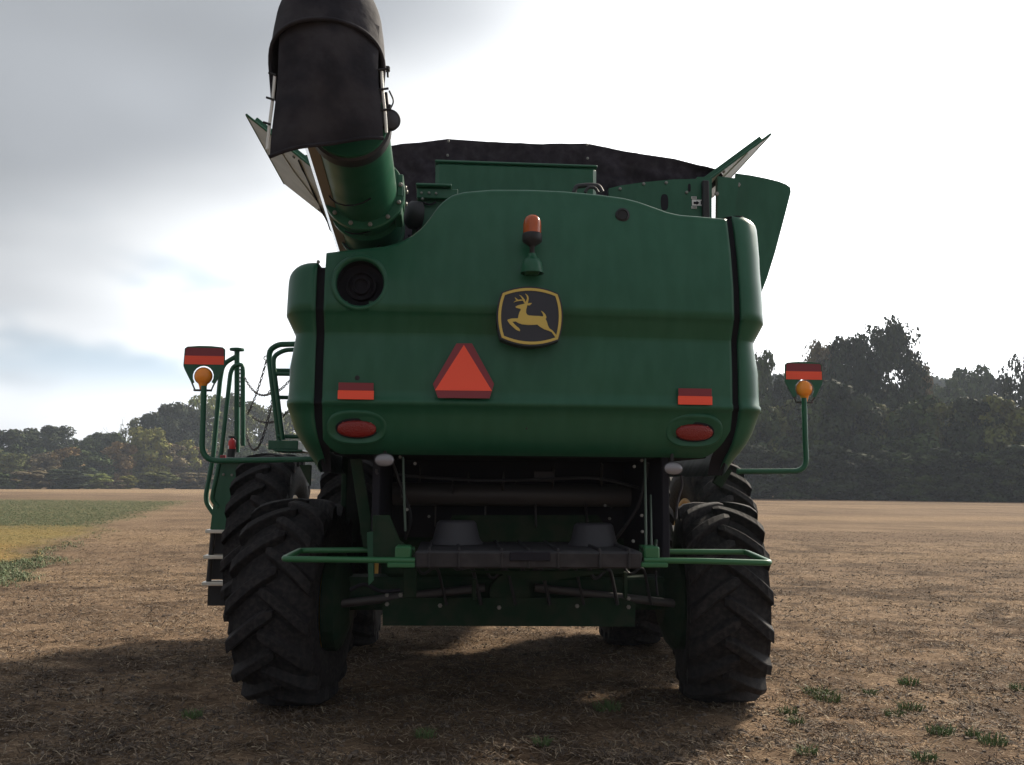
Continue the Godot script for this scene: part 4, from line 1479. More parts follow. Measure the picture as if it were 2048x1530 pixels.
func build_auger() -> void:
	var a0: Vector3 = Vector3(-1.085, 3.538, -6.5)
	var a1: Vector3 = Vector3(-1.09, 3.749, -4.95)
	var d := (a1 - a0).normalized()
	var at := func(z: float) -> Vector3: return a0 + (a1 - a0) * ((z + 6.5) / 1.55)
	var r := 0.215
	var up := (Vector3.UP - d * d.y).normalized()
	var right := up.cross(d).normalized()
	var frame := func(z: float) -> Transform3D: return Transform3D(Basis(right, up, d), at.call(z))
	var st := begin()
	var rings := []
	for z in [-7.4, -7.0, -6.6, -6.2, -5.8, -5.4, -4.85]:
		var ring := PackedVector3Array()
		for k in 36:
			var a := TAU * k / 36
			ring.append(at.call(z) + (right * cos(a) + up * sin(a)) * r)
		rings.append(ring)
	loft(st, rings, true, true)
	tube(st, fillet([at.call(-7.3), at.call(-7.9), Vector3(-1.85, 3.25, -9.2), Vector3(-1.85, 2.6, -9.6)], 0.5, 8), r, 20)
	var auger := part("unloading_auger", st, M.paint)
	# joint flanges and cradle strap round the tube
	st = begin()
	lathe(st, [Vector2(r - 0.01, -0.03), Vector2(0.262, -0.03), Vector2(0.268, -0.024), Vector2(0.268, 0.008), Vector2(0.262, 0.014), Vector2(r - 0.01, 0.014)], frame.call(-5.72), 40, 1)
	lathe(st, [Vector2(r - 0.01, -0.02), Vector2(0.252, -0.02), Vector2(0.252, 0.012), Vector2(r - 0.01, 0.012)], frame.call(-5.94), 40, 1)
	lathe(st, [Vector2(r - 0.01, -0.012), Vector2(0.240, -0.012), Vector2(0.240, 0.012), Vector2(r - 0.01, 0.012)], frame.call(-6.3), 40, 1)
	box(st, at.call(-5.83) + right * 0.235 + up * 0.05, Vector3(0.04, 0.16, 0.26), Basis(right, up, d))
	box(st, at.call(-5.83) + right * 0.225 - up * 0.10, Vector3(0.05, 0.10, 0.20), Basis(right, up, d))
	obj_each("joint_flange", st, M.paint, auger)
	st = begin()
	for k in 12:
		var a := TAU * (k + 0.4) / 12
		bolt(st, at.call(-5.70) + (right * cos(a) + up * sin(a)) * 0.243, d, 0.015)
	for e in [[0.262, 0.06, -5.76], [0.262, 0.0, -5.88], [0.262, 0.10, -5.90]]:
		bolt(st, at.call(e[2]) + right * e[0] + up * e[1], right, 0.016)
	obj_each("flange_bolt", st, M.steel, auger)
	# pale rail with a flat channel along the left of the tube
	st = begin()
	var lo := -right * 0.205 - up * 0.075
	var bb := Basis(right, up, d).rotated(d, 0.35)
	box(st, at.call(-5.95) - right * 0.212 - up * 0.108, Vector3(0.010, 0.075, 2.3), Basis(right, up, d).rotated(d, 1.265), 0.003)
	obj("side_rail", st, M.tan_metal, auger)
	st = begin()
	box(st, at.call(-5.95) - right * 0.262 - up * 0.066, Vector3(0.010, 0.062, 2.3), Basis(right, up, d).rotated(d, 0.60), 0.003)
	obj("side_rail", st, M.bright_metal, auger)
	st = begin()
	for z in [-5.62, -6.05, -6.35]:
		var pts := []
		for k in 9:
			var a := lerpf(PI * 0.98, PI * 1.62, k / 8.0)
			pts.append(at.call(z + 0.03 * k) + (right * cos(a) + up * sin(a)) * (r + 0.008 + 0.012 * sin(k * PI / 8.0)))
		tube(st, pts, 0.005, 5)
	obj_each("cable", st, M.black, auger)

	# --- black rubber spout: a rounded hood, open at the back, with a hanging flap
	var c: Vector3 = Vector3(-1.21, 3.854, -4.78)
	var y_low := c.y
	var y_peak: float = Vector3(-1.184, 4.188, -4.53).y
	var y_top: float = Vector3(-1.231, 4.596, -4.78).y
	var hw := func(y: float) -> float:
		var f := clampf((y - (y_top - 0.36)) / 0.36, 0.0, 1.0)
		var base := 0.296 + 0.018 * sin(PI * clampf((y - y_low) / 0.42, 0.0, 1.0))
		return base * sqrt(maxf(1.0 - f * f, 0.0))
	st = begin()
	for half in 2:
		var rows := []
		for i in 22:
			var row := PackedVector3Array()
			for k in 33:
				var ph := lerpf(-PI * 0.5, PI * 0.5, k / 32.0) if half == 0 else lerpf(PI * 0.5, PI * 1.5, k / 32.0)
				var y0 := y_low
				if half == 0:
					y0 = lerpf(y_low, y_peak, pow(maxf(cos(ph), 0.0), 0.26))
				var f := sin(i / 21.0 * PI * 0.5)
				var y := lerpf(y0, y_top, f)
				var w: float = hw.call(y)
				row.append(Vector3(c.x + sin(ph) * w, y, c.z + cos(ph) * w * 0.86))
			rows.append(row)
		skin(st, rows, Vector3.BACK)
	var rim_pts := []
	for k in 33:
		var ph := lerpf(-PI * 0.5, PI * 0.5, k / 32.0)
		var y := lerpf(y_low, y_peak, pow(maxf(cos(ph), 0.0), 0.26))
		var w: float = hw.call(y)
		rim_pts.append(Vector3(c.x + sin(ph) * w, y, c.z + cos(ph) * w * 0.86))
	tube(st, rim_pts, 0.012, 6)
	var spout := obj("spout", st, M.spout, auger)
	# ring where the hood is clamped on the tube
	st = begin()
	lathe(st, [Vector2(r, -0.03), Vector2(0.225, -0.03), Vector2(0.23, -0.02), Vector2(0.23, 0.05), Vector2(r, 0.06)], frame.call(-4.93), 36, 1)
	obj("spout_clamp", st, M.black_plastic, auger)
	st = begin()
	var rows2 := []
	var y_bot: float = Vector3(-1.175, 3.531, -4.62).y
	for i in 18:
		var f := i / 17.0
		var row := PackedVector3Array()
		for k in 25:
			var s := lerpf(-1.0, 1.0, k / 24.0)
			var w := lerpf(0.268, 0.303, smoothstep(0.35, 1.0, f))
			var slant := 0.012 + s * 0.040
			row.append(Vector3(c.x + 0.018 + s * w, lerpf(y_peak + 0.06, y_bot + slant * 1.5, f), c.z + lerpf(0.235, 0.10, f * f) * sqrt(1.0 - 0.80 * s * s) + 0.03 * f + 0.012 * sin(s * 5.0 + f * 4.0)))
		rows2.append(row)
	skin(st, rows2, Vector3.FORWARD)
	# folded hem along the bottom
	var hem := []
	for k in 25:
		hem.append(rows2[17][k] + Vector3(0, 0.004, 0.0))
	tube(st, hem, 0.011, 6)
	obj("spout_flap", st, M.spout, auger)
	st = begin()
	for s in [0, 24]:
		var o := Vector3(-0.018 if s == 0 else 0.018, 0, -0.01)
		var pts := []
		for i in range(7, 17):
			pts.append(rows2[i][s] + o)
		tube(st, pts, 0.009, 6)
	obj_each("flap_strip", st, M.pale_metal, auger)
	st = begin()
	for s in [0, 24]:
		for i in [7, 10, 13]:
			var p: Vector3 = rows2[i][s]
			tube(st, [p + Vector3(-0.01, 0, 0), p + Vector3(-0.05 if s == 0 else 0.05, 0.012, 0.0)], 0.007, 6)
	obj_each("flap_pin", st, M.black_plastic, auger)
	st = begin()
	box(st, Vector3(-0.891, 4.058, -4.8), Vector3(0.045, 0.03, 0.03))
	tube(st, [Vector3(-0.882, 4.053, -4.8), Vector3(-0.879, 4.011, -4.8)], 0.007, 6)
	obj_each("hood_latch", st, M.black_plastic, auger)
	# round work lamp on the right of the spout
	st = begin()
	var lp: Vector3 = Vector3(-0.863, 3.769, -4.82)
	lathe_smooth(st, [Vector2(0.0, -0.07), Vector2(0.03, -0.065), Vector2(0.056, -0.03), Vector2(0.061, 0.0), Vector2(0.059, 0.012), Vector2(0.05, 0.014)], Transform3D(Basis(Vector3.UP, 0.25), lp), 28)
	tube(st, fillet([lp + Vector3(-0.02, 0.05, -0.02), lp + Vector3(-0.02, 0.10, -0.02), lp + Vector3(-0.03, 0.17, -0.03)], 0.03), 0.012, 8)
	box(st, lp + Vector3(-0.02, 0.07, -0.02), Vector3(0.05, 0.05, 0.04))
	tube(st, fillet([lp + Vector3(0.0, 0.07, -0.01), lp + Vector3(0.02, 0.12, -0.02), lp + Vector3(-0.01, 0.18, -0.02)], 0.03), 0.005, 6)
	var lamp := part("spout_lamp", st, M.black_plastic)
	st = begin()
	lathe_smooth(st, [Vector2(0.053, 0.010), Vector2(0.038, 0.018), Vector2(0, 0.021)], Transform3D(Basis(Vector3.UP, 0.25), lp), 24)
	obj("lamp_glass", st, M.grey_plastic, lamp)

func build_under() -> void:
	var st := begin()
	# --- dark chaff housing under the tail
	box(st, Vector3(-0.98, 1.60, -6.75), Vector3(0.05, 0.75, 1.55))
	box(st, Vector3(0.97, 1.60, -6.75), Vector3(0.05, 0.75, 1.55))
	box(st, Vector3(0.02, 1.62, -7.35), Vector3(1.95, 0.80, 0.05))
	box(st, Vector3(0.0, 1.96, -6.72), Vector3(2.55, 0.06, 1.35))
	var housing := part("chaff_housing", st, M.black)
	st = begin()
	box(st, Vector3(-0.003, 1.94, -6.02), Vector3(1.45, 0.012, 0.03))
	box(st, Vector3(0.03, 1.69, -7.0), Vector3(1.7, 0.03, 0.05))
	obj_each("cross_bar", st, M.dark_metal, housing)
	st = begin()
	tube(st, [Vector3(-0.93, 1.66, -7.0), Vector3(0.93, 1.66, -7.0)], 0.09, 14)
	obj("chopper_rotor", st, M.dark_metal, housing)
	for kk in 14:
		st = begin()
		var kx := -0.86 + kk * 0.13
		var ka := kk * 2.2
		box(st, Vector3(kx, 1.66 + sin(ka) * 0.16, -7.0 + cos(ka) * 0.16), Vector3(0.012, 0.055, 0.20), Basis(Vector3.RIGHT, -ka), 0.003)
		obj("chopper_knife", st, M.dark_metal, housing)
	st = begin()
	tube(st, fillet([Vector3(-0.9, 1.90, -6.2), Vector3(-0.75, 1.5, -6.3), Vector3(-0.80, 1.35, -6.4)], 0.2), 0.014, 6)
	tube(st, fillet([Vector3(0.90, 1.90, -6.2), Vector3(0.86, 1.6, -6.25), Vector3(0.70, 1.35, -6.4)], 0.2), 0.014, 6)
	tube(st, fillet([Vector3(-0.9, 1.80, -6.5), Vector3(-0.2, 1.76, -6.6), Vector3(0.6, 1.80, -6.5), Vector3(0.9, 1.72, -6.5)], 0.3), 0.012, 6)
	for hh in 7:
		var hx := -0.80 + hh * 0.27
		tube(st, fillet([Vector3(hx, 1.28, -7.05), Vector3(hx + 0.10, 1.02 + 0.05 * sin(hh * 2.1), -7.0), Vector3(hx + 0.22, 1.12, -7.02), Vector3(hx + 0.30, 0.80, -7.1)], 0.12), 0.012 + 0.003 * (hh % 2), 6)
	obj_each("hose", st, M.black_plastic, housing)
	st = begin()
	box(st, Vector3(0.206, 1.8, -6.6), Vector3(0.15, 0.075, 0.02))
	obj("number_plate_blank", st, M.grey_plastic, housing)
	st = begin()
	prism(st, [Vector2(-0.466, 1.498), Vector2(0.675, 1.505), Vector2(0.813, 1.292), Vector2(-0.559, 1.286)], -7.0, -6.97)
	obj("drop_pan", st, M.dark_green, housing)
	st = begin()
	for p in [Vector3(-0.727, 1.874, -6), Vector3(-0.828, 1.916, -6), Vector3(-0.64, 1.501, -6.6), Vector3(0.697, 1.494, -6.6), Vector3(0.811, 1.911, -6), Vector3(0.759, 1.869, -6), Vector3(0.664, 1.59, -6.6), Vector3(-0.774, 1.568, -6), Vector3(0.797, 1.541, -5.95), Vector3(0.738, 1.371, -5.95), Vector3(0.8, 1.434, -5.95)]:
		bolt(st, p, Vector3.BACK, 0.012)
	obj_each("housing_bolt", st, M.steel, housing)

	# --- lamps below the tail
	for e in [[Vector3(-0.921, 1.892, -5.86), 0.0], [Vector3(0.993, 1.856, -5.86), 0.05]]:
		var c: Vector3 = e[0]
		st = begin()
		var rr := []
		for q in [[0.75, -0.05], [1.0, -0.01], [1.04, 0.006], [0.97, 0.010]]:
			var ring := PackedVector3Array()
			for p in oval(Vector2.ZERO, 0.064 * q[0], 0.043 * q[0], 28, 2.2):
				ring.append(c + Vector3(p.x, p.y, q[1]))
			rr.append(ring)
		loft(st, rr, true, true)
		tube(st, [c + Vector3(0, 0.03, -0.03), c + Vector3(0, 0.1, -0.03)], 0.012, 6)
		var lamp := part("work_lamp", st, M.black_plastic)
		st = begin()
		rr = []
		for q in [[0.93, 0.011], [0.8, 0.019], [0.4, 0.024], [0.02, 0.025]]:
			var ring := PackedVector3Array()
			for p in oval(Vector2.ZERO, 0.064 * q[0], 0.043 * q[0], 28, 2.2):
				ring.append(c + Vector3(p.x, p.y, q[1]))
			rr.append(ring)
		for i in rr.size() - 1:
			for k in 28:
				quad_out(st, rr[i][k], rr[i][(k + 1) % 28], rr[i + 1][(k + 1) % 28], rr[i + 1][k], Vector3.BACK, 1)
		obj("lamp_glass", st, M.lamp_glass, lamp)
	st = begin()
	tube(st, fillet([Vector3(1.11, 1.816, -6.1), Vector3(1.12, 1.747, -6.1), Vector3(1.083, 1.643, -6.1), Vector3(1.071, 1.523, -6.1)], 0.1), 0.010, 6)
	tube(st, fillet([Vector3(-0.978, 1.834, -5.95), Vector3(-0.981, 1.814, -5.95), Vector3(-0.968, 1.801, -5.95)], 0.02), 0.008, 6)
	obj_each("lamp_cable", st, M.grey_plastic, combine)

	# --- thin rods that carry the tailboard
	st = begin()
	tube(st, [Vector3(-0.806, 1.912, -5.95), Vector3(-0.774, 1.435, -5.85)], 0.009, 8)
	tube(st, [Vector3(0.824, 1.92, -5.95), Vector3(0.781, 1.34, -5.75)], 0.009, 8)
	tube(st, [Vector3(0.86, 1.678, -5.95), Vector3(0.817, 1.34, -5.75)], 0.007, 8)
	obj_each("tailboard_rod", st, M.rod, combine)
	# green struts either side
	st = begin()
	prism(st, [Vector2(-1.169, 1.903), Vector2(-1.095, 1.904), Vector2(-1.023, 1.525), Vector2(-1.008, 1.311), Vector2(-1.065, 1.31)], -6.15, -6.10)
	part("side_strut", st, M.dark_green)
	# flexible deflectors hanging from the lower corners
	for q in [[Vector2(-1.536, 1.862), Vector2(-1.454, 1.862), Vector2(-1.456, 1.717), Vector2(-1.485, 1.765)], [Vector2(1.434, 1.856), Vector2(1.53, 1.857), Vector2(1.446, 1.731), Vector2(1.388, 1.766)]]:
		st = begin()
		prism(st, q, -6.3, -6.26)
		part("corner_bracket", st, M.dark_green)

	# --- tailboard: ribbed black deck with a slot in its edge
	st = begin()
	var y0: float = Vector3(0.003, 1.321, -5.58).y
	var xl: float = Vector3(-0.7, 1.304, -5.58).x
	var xr: float = Vector3(0.721, 1.308, -5.58).x
	box(st, Vector3((xl + xr) * 0.5, y0 - 0.045, -5.60), Vector3(xr - xl, 0.105, 0.04), Basis(Vector3.RIGHT, 0.08), 0.012)
	box(st, Vector3((xl + xr) * 0.5, y0 + 0.0, -6.02), Vector3(xr - xl - 0.02, 0.02, 0.83), Basis.IDENTITY, 0.006)
	var deck := part("tailboard", st, M.deck)
	for u in [Vector3(-0.613, 1.306, -5.56).x, Vector3(-0.429, 1.306, -5.56).x, Vector3(-0.164, 1.307, -5.56).x, Vector3(0.004, 1.308, -5.56).x, Vector3(0.188, 1.308, -5.56).x, Vector3(0.451, 1.309, -5.56).x, Vector3(0.634, 1.31, -5.56).x]:
		st = begin()
		box(st, Vector3(u, y0 + 0.016, -5.98), Vector3(0.016, 0.022, 0.78), Basis.IDENTITY, 0.004)
		box(st, Vector3(u, y0 - 0.045, -5.575), Vector3(0.014, 0.10, 0.02), Basis(Vector3.RIGHT, 0.08), 0.004)
		obj("deck_rib", st, M.deck, deck)
	st = begin()
	box(st, Vector3(0.011, 1.298, -5.57), Vector3(0.255, 0.058, 0.02))
	obj("hitch_slot", st, M.black, deck)
	# spreader cones standing on the deck
	for e in [[Vector3(-0.441, 1.421, -6.15), -1.0], [Vector3(0.504, 1.408, -6.15), 1.0]]:
		st = begin()
		var c: Vector3 = e[0]
		lathe_smooth(st, [Vector2(0.185, -0.085), Vector2(0.16, -0.05), Vector2(0.135, 0.055), Vector2(0.12, 0.07), Vector2(0.0, 0.072)], Transform3D(Basis(Vector3.RIGHT, Vector3.FORWARD, Vector3.UP), c), 28)
		obj("spreader_cone", st, M.grey_plastic, deck)
	# brackets at the ends of the deck
	for s in [-1.0, 1.0]:
		var e: Vector3 = Vector3(-0.774, 1.297, -5.66) if s < 0 else Vector3(0.787, 1.302, -5.66)
		st = begin()
		box(st, e + Vector3(0, 0.02, -0.02), Vector3(0.10, 0.075, 0.16), Basis.IDENTITY, 0.01)
		box(st, e + Vector3(s * 0.01, -0.055, 0.02), Vector3(0.17, 0.03, 0.14), Basis.IDENTITY, 0.006)
		var br := part("deck_bracket", st, M.bright_green)
		st = begin()
		if s < 0:
			prism(st, [Vector2(-0.983, 1.431), Vector2(-0.97, 1.534), Vector2(-0.879, 1.535), Vector2(-0.81, 1.374), Vector2(-0.718, 1.31), Vector2(-0.717, 1.272), Vector2(-0.979, 1.271)], -5.9, -5.86)
			box(st, Vector3(-0.977, 1.485, -5.85), Vector3(0.02, 0.10, 0.02))
		else:
			tube(st, [Vector3(0.731, 1.356, -5.7), Vector3(0.733, 1.336, -5.62)], 0.01, 6)
			tube(st, [Vector3(0.836, 1.394, -5.7), Vector3(0.81, 1.337, -5.62)], 0.01, 6)
		obj("bracket_arm", st, M.dark_green, br)
		st = begin()
		if s < 0:
			prism(st, [Vector2(-1.031, 1.416), Vector2(-0.988, 1.426), Vector2(-0.98, 1.107), Vector2(-1.012, 1.075)], -6.0, -5.97)
			obj("side_skirt", st, M.paint, br)

	# --- green tube bumpers reaching out on both sides
	st = begin()
	tube(st, fillet([Vector3(-0.7, 1.269, -5.6), Vector3(-1.249, 1.273, -5.6), Vector3(-1.503, 1.275, -5.6), Vector3(-1.491, 1.285, -6.15), Vector3(-0.721, 1.295, -6.15)], 0.05), 0.019, 10)
	part("bumper_rail", st, M.bright_green)
	st = begin()
	tube(st, fillet([Vector3(0.734, 1.273, -5.6), Vector3(1.093, 1.271, -5.6), Vector3(1.552, 1.26, -5.6), Vector3(1.577, 1.286, -6.15), Vector3(0.856, 1.287, -6.15)], 0.05), 0.019, 10)
	part("bumper_rail", st, M.bright_green)

	# --- steering axle and belly
	st = begin()
	box(st, Vector3(0, 0.86, -7.45), Vector3(2.6, 0.26, 0.30), Basis.IDENTITY, 0.02)
	prism(st, [Vector2(-1.001, 0.811), Vector2(-0.866, 0.849), Vector2(0.88, 0.849), Vector2(1.001, 0.81), Vector2(0.991, 0.627), Vector2(-0.993, 0.639)], -7.15, -7.12)
	lathe(st, [Vector2(0.16, -0.12), Vector2(0.16, 0.12), Vector2(0, 0.12)], Transform3D(Basis.IDENTITY, Vector3(0, 0.88, -7.25)), 20)
	var axle := part("steering_axle", st, M.dark_green)
	st = begin()
	for p in [Vector3(-0.965, 0.874, -7.11), Vector3(-0.86, 0.874, -7.11), Vector3(-0.963, 0.805, -7.11), Vector3(-0.551, 0.793, -7.11), Vector3(0.528, 0.789, -7.11), Vector3(0.94, 0.847, -7.11), Vector3(0.94, 0.781, -7.11), Vector3(-0.089, 0.778, -7.11)]:
		bolt(st, p, Vector3.BACK, 0.018)
	obj_each("axle_bolt", st, M.steel, axle)
	st = begin()
	tube(st, [Vector3(-1.35, 0.80, -7.15), Vector3(-0.2, 0.92, -7.2)], 0.035, 8)
	tube(st, [Vector3(1.35, 0.80, -7.15), Vector3(0.2, 0.92, -7.2)], 0.035, 8)
	obj_each("steering_cylinder", st, M.dark_metal, axle)
	st = begin()
	for sx in [-1.0, 1.0]:
		lathe(st, [Vector2(0.405, 0.05), Vector2(0.405, -0.05), Vector2(0.36, -0.09), Vector2(0.20, -0.15), Vector2(0.0, -0.15)], Transform3D(Basis(Vector3(0, 0, -sx), Vector3.UP, Vector3(sx, 0, 0)), Vector3(sx * 1.42, 0.80, -7.45)), 24, -1)
	obj_each("wheel_hub_carrier", st, M.dark_green, axle)
	st = begin()
	prism(st, [Vector2(-0.425, 1.112), Vector2(-0.077, 1.087), Vector2(0.107, 1.044), Vector2(0.273, 1.045), Vector2(0.551, 1.088), Vector2(0.681, 1.114)], -6.6, -6.56)
	box(st, Vector3(-0.78, 0.992, -6.9), Vector3(0.10, 0.22, 0.06))
	box(st, Vector3(-0.294, 0.944, -6.9), Vector3(0.03, 0.16, 0.05))
	box(st, Vector3(0.871, 0.975, -6.9), Vector3(0.03, 0.20, 0.05))
	obj("tow_frame", st, M.dark_green, axle)
	st = begin()
	tube(st, fillet([Vector3(0.951, 1.15, -6.2), Vector3(0.95, 1.088, -6.2), Vector3(0.96, 0.986, -6.2)], 0.04), 0.008, 6)
	tube(st, fillet([Vector3(-1.219, 0.948, -6.8), Vector3(-1.11, 1.003, -6.8), Vector3(-0.997, 0.93, -6.8), Vector3(-0.849, 0.948, -6.8)], 0.1), 0.014, 6)
	obj_each("hydraulic_hose", st, M.black, axle)
	st = begin()
	box(st, Vector3(0, 1.35, -8.9), Vector3(2.1, 1.3, 2.7), Basis.IDENTITY, 0.05)
	box(st, Vector3(0, 1.1, -10.1), Vector3(2.5, 0.55, 0.5), Basis.IDENTITY, 0.05)
	box(st, Vector3(0, 1.15, -7.55), Vector3(2.0, 0.34, 0.5), Basis.IDENTITY, 0.04)
	part("belly", st, M.dark_green)
	for sx in [-1.0, 1.0]:
		st = begin()
		box(st, Vector3(sx * 1.40, 1.40, -8.42), Vector3(0.05, 1.34, 1.26), Basis.IDENTITY, 0.01)
		part("lower_side_panel", st, M.dark_green)
	# cab and feeder at the far end
	st = begin()
	box(st, Vector3(0, 1.15, -12.1), Vector3(1.45, 0.85, 2.4), Basis(Vector3.RIGHT, -0.22), 0.05)
	part("feeder_house", st, M.dark_green)
	st = begin()
	box(st, Vector3(0, 3.86, -11.6), Vector3(1.95, 0.22, 2.2), Basis.IDENTITY, 0.08)
	box(st, Vector3(0, 1.95, -11.6), Vector3(1.8, 0.2, 1.9), Basis.IDENTITY, 0.04)
	for sx in [-0.85, 0.85]:
		for sz in [-10.75, -12.4]:
			box(st, Vector3(sx, 2.9, sz), Vector3(0.08, 1.9, 0.08))
	var cab := part("cab", st, M.paint)
	st = begin()
	box(st, Vector3(0, 2.9, -11.57), Vector3(1.66, 1.72, 1.60), Basis.IDENTITY, 0.02)
	obj("cab_glass", st, M.cab_glass, cab)

func build_left_side() -> void:
	# --- ladder and platform at the cab's left, seen past the tyres
	var z := -10.6
	var st := begin()
	prism(st, [Vector2(-3.158, 1.951), Vector2(-2.855, 1.955), Vector2(-2.892, 1.757), Vector2(-3.027, 1.169), Vector2(-3.215, 1.191)], -10.6, -10.5)
	box(st, Vector3(-2.948, 1.983, -10.6), Vector3(0.36, 0.05, 0.5))
	var ladder := part("ladder_frame", st, M.paint)
	st = begin()
	tube(st, [Vector3(-3.204, 1.202, -10.6), Vector3(-3.231, 0.567, -10.6)], 0.03, 6)
	tube(st, [Vector3(-3.005, 1.203, -10.6), Vector3(-3.017, 0.567, -10.6)], 0.03, 6)
	obj_each("ladder_rail", st, M.black_plastic, ladder)
	for v in [Vector3(-3.129, 1.168, -10.6), Vector3(-3.138, 0.878, -10.6), Vector3(-3.142, 0.578, -10.6)]:
		st = begin()
		box(st, v, Vector3(0.28, 0.04, 0.22))
		obj("step", st, M.pale_metal, ladder)
		st = begin()
		box(st, v + Vector3(0, -0.15, -0.11), Vector3(0.24, 0.24, 0.01))
		obj("riser", st, M.black_plastic, ladder)
	st = begin()
	bolt(st, Vector3(-3.091, 1.818, -10.49), Vector3.BACK, 0.016)
	bolt(st, Vector3(-2.995, 1.813, -10.49), Vector3.BACK, 0.016)
	obj_each("ladder_bolt", st, M.steel, ladder)
	# handrails
	st = begin()
	tube(st, [Vector3(-3.026, 3.274, -10.6), Vector3(-2.975, 2.076, -10.6)], 0.032, 8)
	lathe(st, [Vector2(0.085, -0.02), Vector2(0.085, 0.005), Vector2(0.03, 0.015), Vector2(0, 0.015)], Transform3D(Basis(Vector3.RIGHT, Vector3.FORWARD, Vector3.UP), Vector3(-3.027, 3.298, -10.6)), 16)
	part("rail_post", st, M.paint)
	st = begin()
	tube(st, fillet([Vector3(-3.035, 3.208, -10.6), Vector3(-3.182, 3.116, -10.6), Vector3(-3.208, 2.925, -10.6), Vector3(-3.247, 2.014, -10.6), Vector3(-3.307, 1.58, -10.6), Vector3(-3.297, 1.488, -10.6), Vector3(-3.206, 1.362, -10.6)], 0.08), 0.028, 8)
	part("handrail", st, M.paint)
	st = begin()
	tube(st, fillet([Vector3(-2.886, 2.149, -10.5), Vector3(-2.924, 3.036, -10.5), Vector3(-2.938, 3.101, -10.5), Vector3(-3.03, 3.088, -10.5), Vector3(-3.066, 3.004, -10.5), Vector3(-3.127, 2.071, -10.5), Vector3(-3.203, 1.611, -10.5), Vector3(-3.21, 1.525, -10.5), Vector3(-3.133, 1.446, -10.5)], 0.07), 0.026, 8)
	part("handrail", st, M.paint)
	# tank ladder with its double hoop
	st = begin()
	tube(st, fillet([Vector3(-2.112, 3.188, -9.4), Vector3(-2.319, 3.179, -9.4), Vector3(-2.4, 3.119, -9.4), Vector3(-2.407, 3.034, -9.4), Vector3(-2.259, 2.122, -9.4)], 0.09), 0.030, 8)
	tube(st, fillet([Vector3(-2.065, 3.101, -9.2), Vector3(-2.218, 3.092, -9.2), Vector3(-2.317, 3.028, -9.2), Vector3(-2.318, 2.934, -9.2), Vector3(-2.193, 2.165, -9.2)], 0.08), 0.024, 8)
	var tank_ladder := part("tank_ladder", st, M.paint)
	for p in [Vector3(-2.218, 2.892, -9.3), Vector3(-2.198, 2.843, -9.2), Vector3(-2.167, 2.61, -9.3), Vector3(-2.152, 2.206, -9.3)]:
		st = begin()
		tube(st, [p + Vector3(-0.12, 0, 0), p + Vector3(0.2, 0.0, 0)], 0.022, 8)
		obj("rung", st, M.paint, tank_ladder)
	st = begin()
	box(st, Vector3(-2.181, 2.112, -9.4), Vector3(0.30, 0.09, 0.5))
	box(st, Vector3(-2.093, 2.049, -9.2), Vector3(0.28, 0.02, 0.5))
	part("platform", st, M.paint)
	# safety chains between post and ladder
	for e in [[Vector3(-2.887, 2.954, -10.4), Vector3(-2.412, 2.684, -9.6), 0.10], [Vector3(-2.469, 3.055, -9.6), Vector3(-2.801, 2.518, -10.3), 0.06], [Vector3(-2.362, 2.696, -9.5), Vector3(-2.801, 2.255, -10.3), 0.35], [Vector3(-2.76, 2.484, -10.3), Vector3(-2.348, 2.384, -9.6), 0.04], [Vector3(-2.412, 2.684, -9.6), Vector3(-2.155, 2.772, -9.2), 0.03], [Vector3(-2.96, 3.065, -10.5), Vector3(-2.941, 2.625, -10.5), 0.0], [Vector3(-2.334, 2.378, -9.5), Vector3(-2.135, 2.493, -9.2), 0.02]]:
		st = begin()
		var a: Vector3 = e[0]
		var b: Vector3 = e[1]
		var sag: float = e[2]
		var nlink := int((a.distance_to(b) + sag) / 0.045)
		for k in nlink:
			var f := (k + 0.5) / nlink
			var p := a.lerp(b, f) - Vector3(0, sag * 4.0 * f * (1.0 - f), 0)
			var f2 := f + 0.4 / nlink
			var q := a.lerp(b, f2) - Vector3(0, sag * 4.0 * f2 * (1.0 - f2), 0)
			var dd := (q - p).normalized()
			var sd := dd.cross(Vector3.BACK if k % 2 else Vector3(0.7, 0.3, 0.7)).normalized() * 0.010
			tube(st, [p - dd * 0.006, p + sd + dd * 0.012, p + sd + dd * 0.034, p + dd * 0.05], 0.0055, 4, false)
			tube(st, [p - dd * 0.006, p - sd + dd * 0.012, p - sd + dd * 0.034, p + dd * 0.05], 0.0055, 4, false)
		part("safety_chain", st, M.dark_metal).set_meta("kind", "stuff")
	st = begin()
	for p in [Vector3(-2.469, 3.053, -9.55), Vector3(-2.407, 2.684, -9.55)]:
		var ring := []
		for k in 13:
			var a := TAU * k / 12
			ring.append(p + Vector3(cos(a), sin(a), 0) * 0.022)
		tube(st, ring, 0.006, 5, false)
	obj_each("chain_ring", st, M.steel, combine)
	# red lamp at the platform edge
	st = begin()
	box(st, Vector3(-3.058, 2.008, -10.3), Vector3(0.06, 0.055, 0.05))
	part("side_lamp", st, M.dark_red)

	# --- marker boards on bent tube arms
	for s in [-1.0, 1.0]:
		st = begin()
		if s < 0:
			tube(st, fillet([Vector3(-2.299, 2.436, -6.6), Vector3(-2.293, 2.15, -6.6), Vector3(-2.291, 1.888, -6.6), Vector3(-1.443, 1.912, -6.6)], 0.14, 8), 0.021, 10)
		else:
			tube(st, fillet([Vector3(2.208, 2.418, -6.6), Vector3(2.208, 2.134, -6.6), Vector3(2.212, 1.861, -6.6), Vector3(1.672, 1.852, -6.6)], 0.10, 7), 0.021, 10)
		var arm := part("marker_arm", st, M.paint)
		var c: Vector3 = Vector3(-2.311, 2.586, -6.62) if s < 0 else Vector3(2.22, 2.552, -6.62)
		var k := 6.62 / 1774.0
		var lc: Vector2 = (Vector2(-1, -20) if s < 0 else Vector2(1, -16)) * k
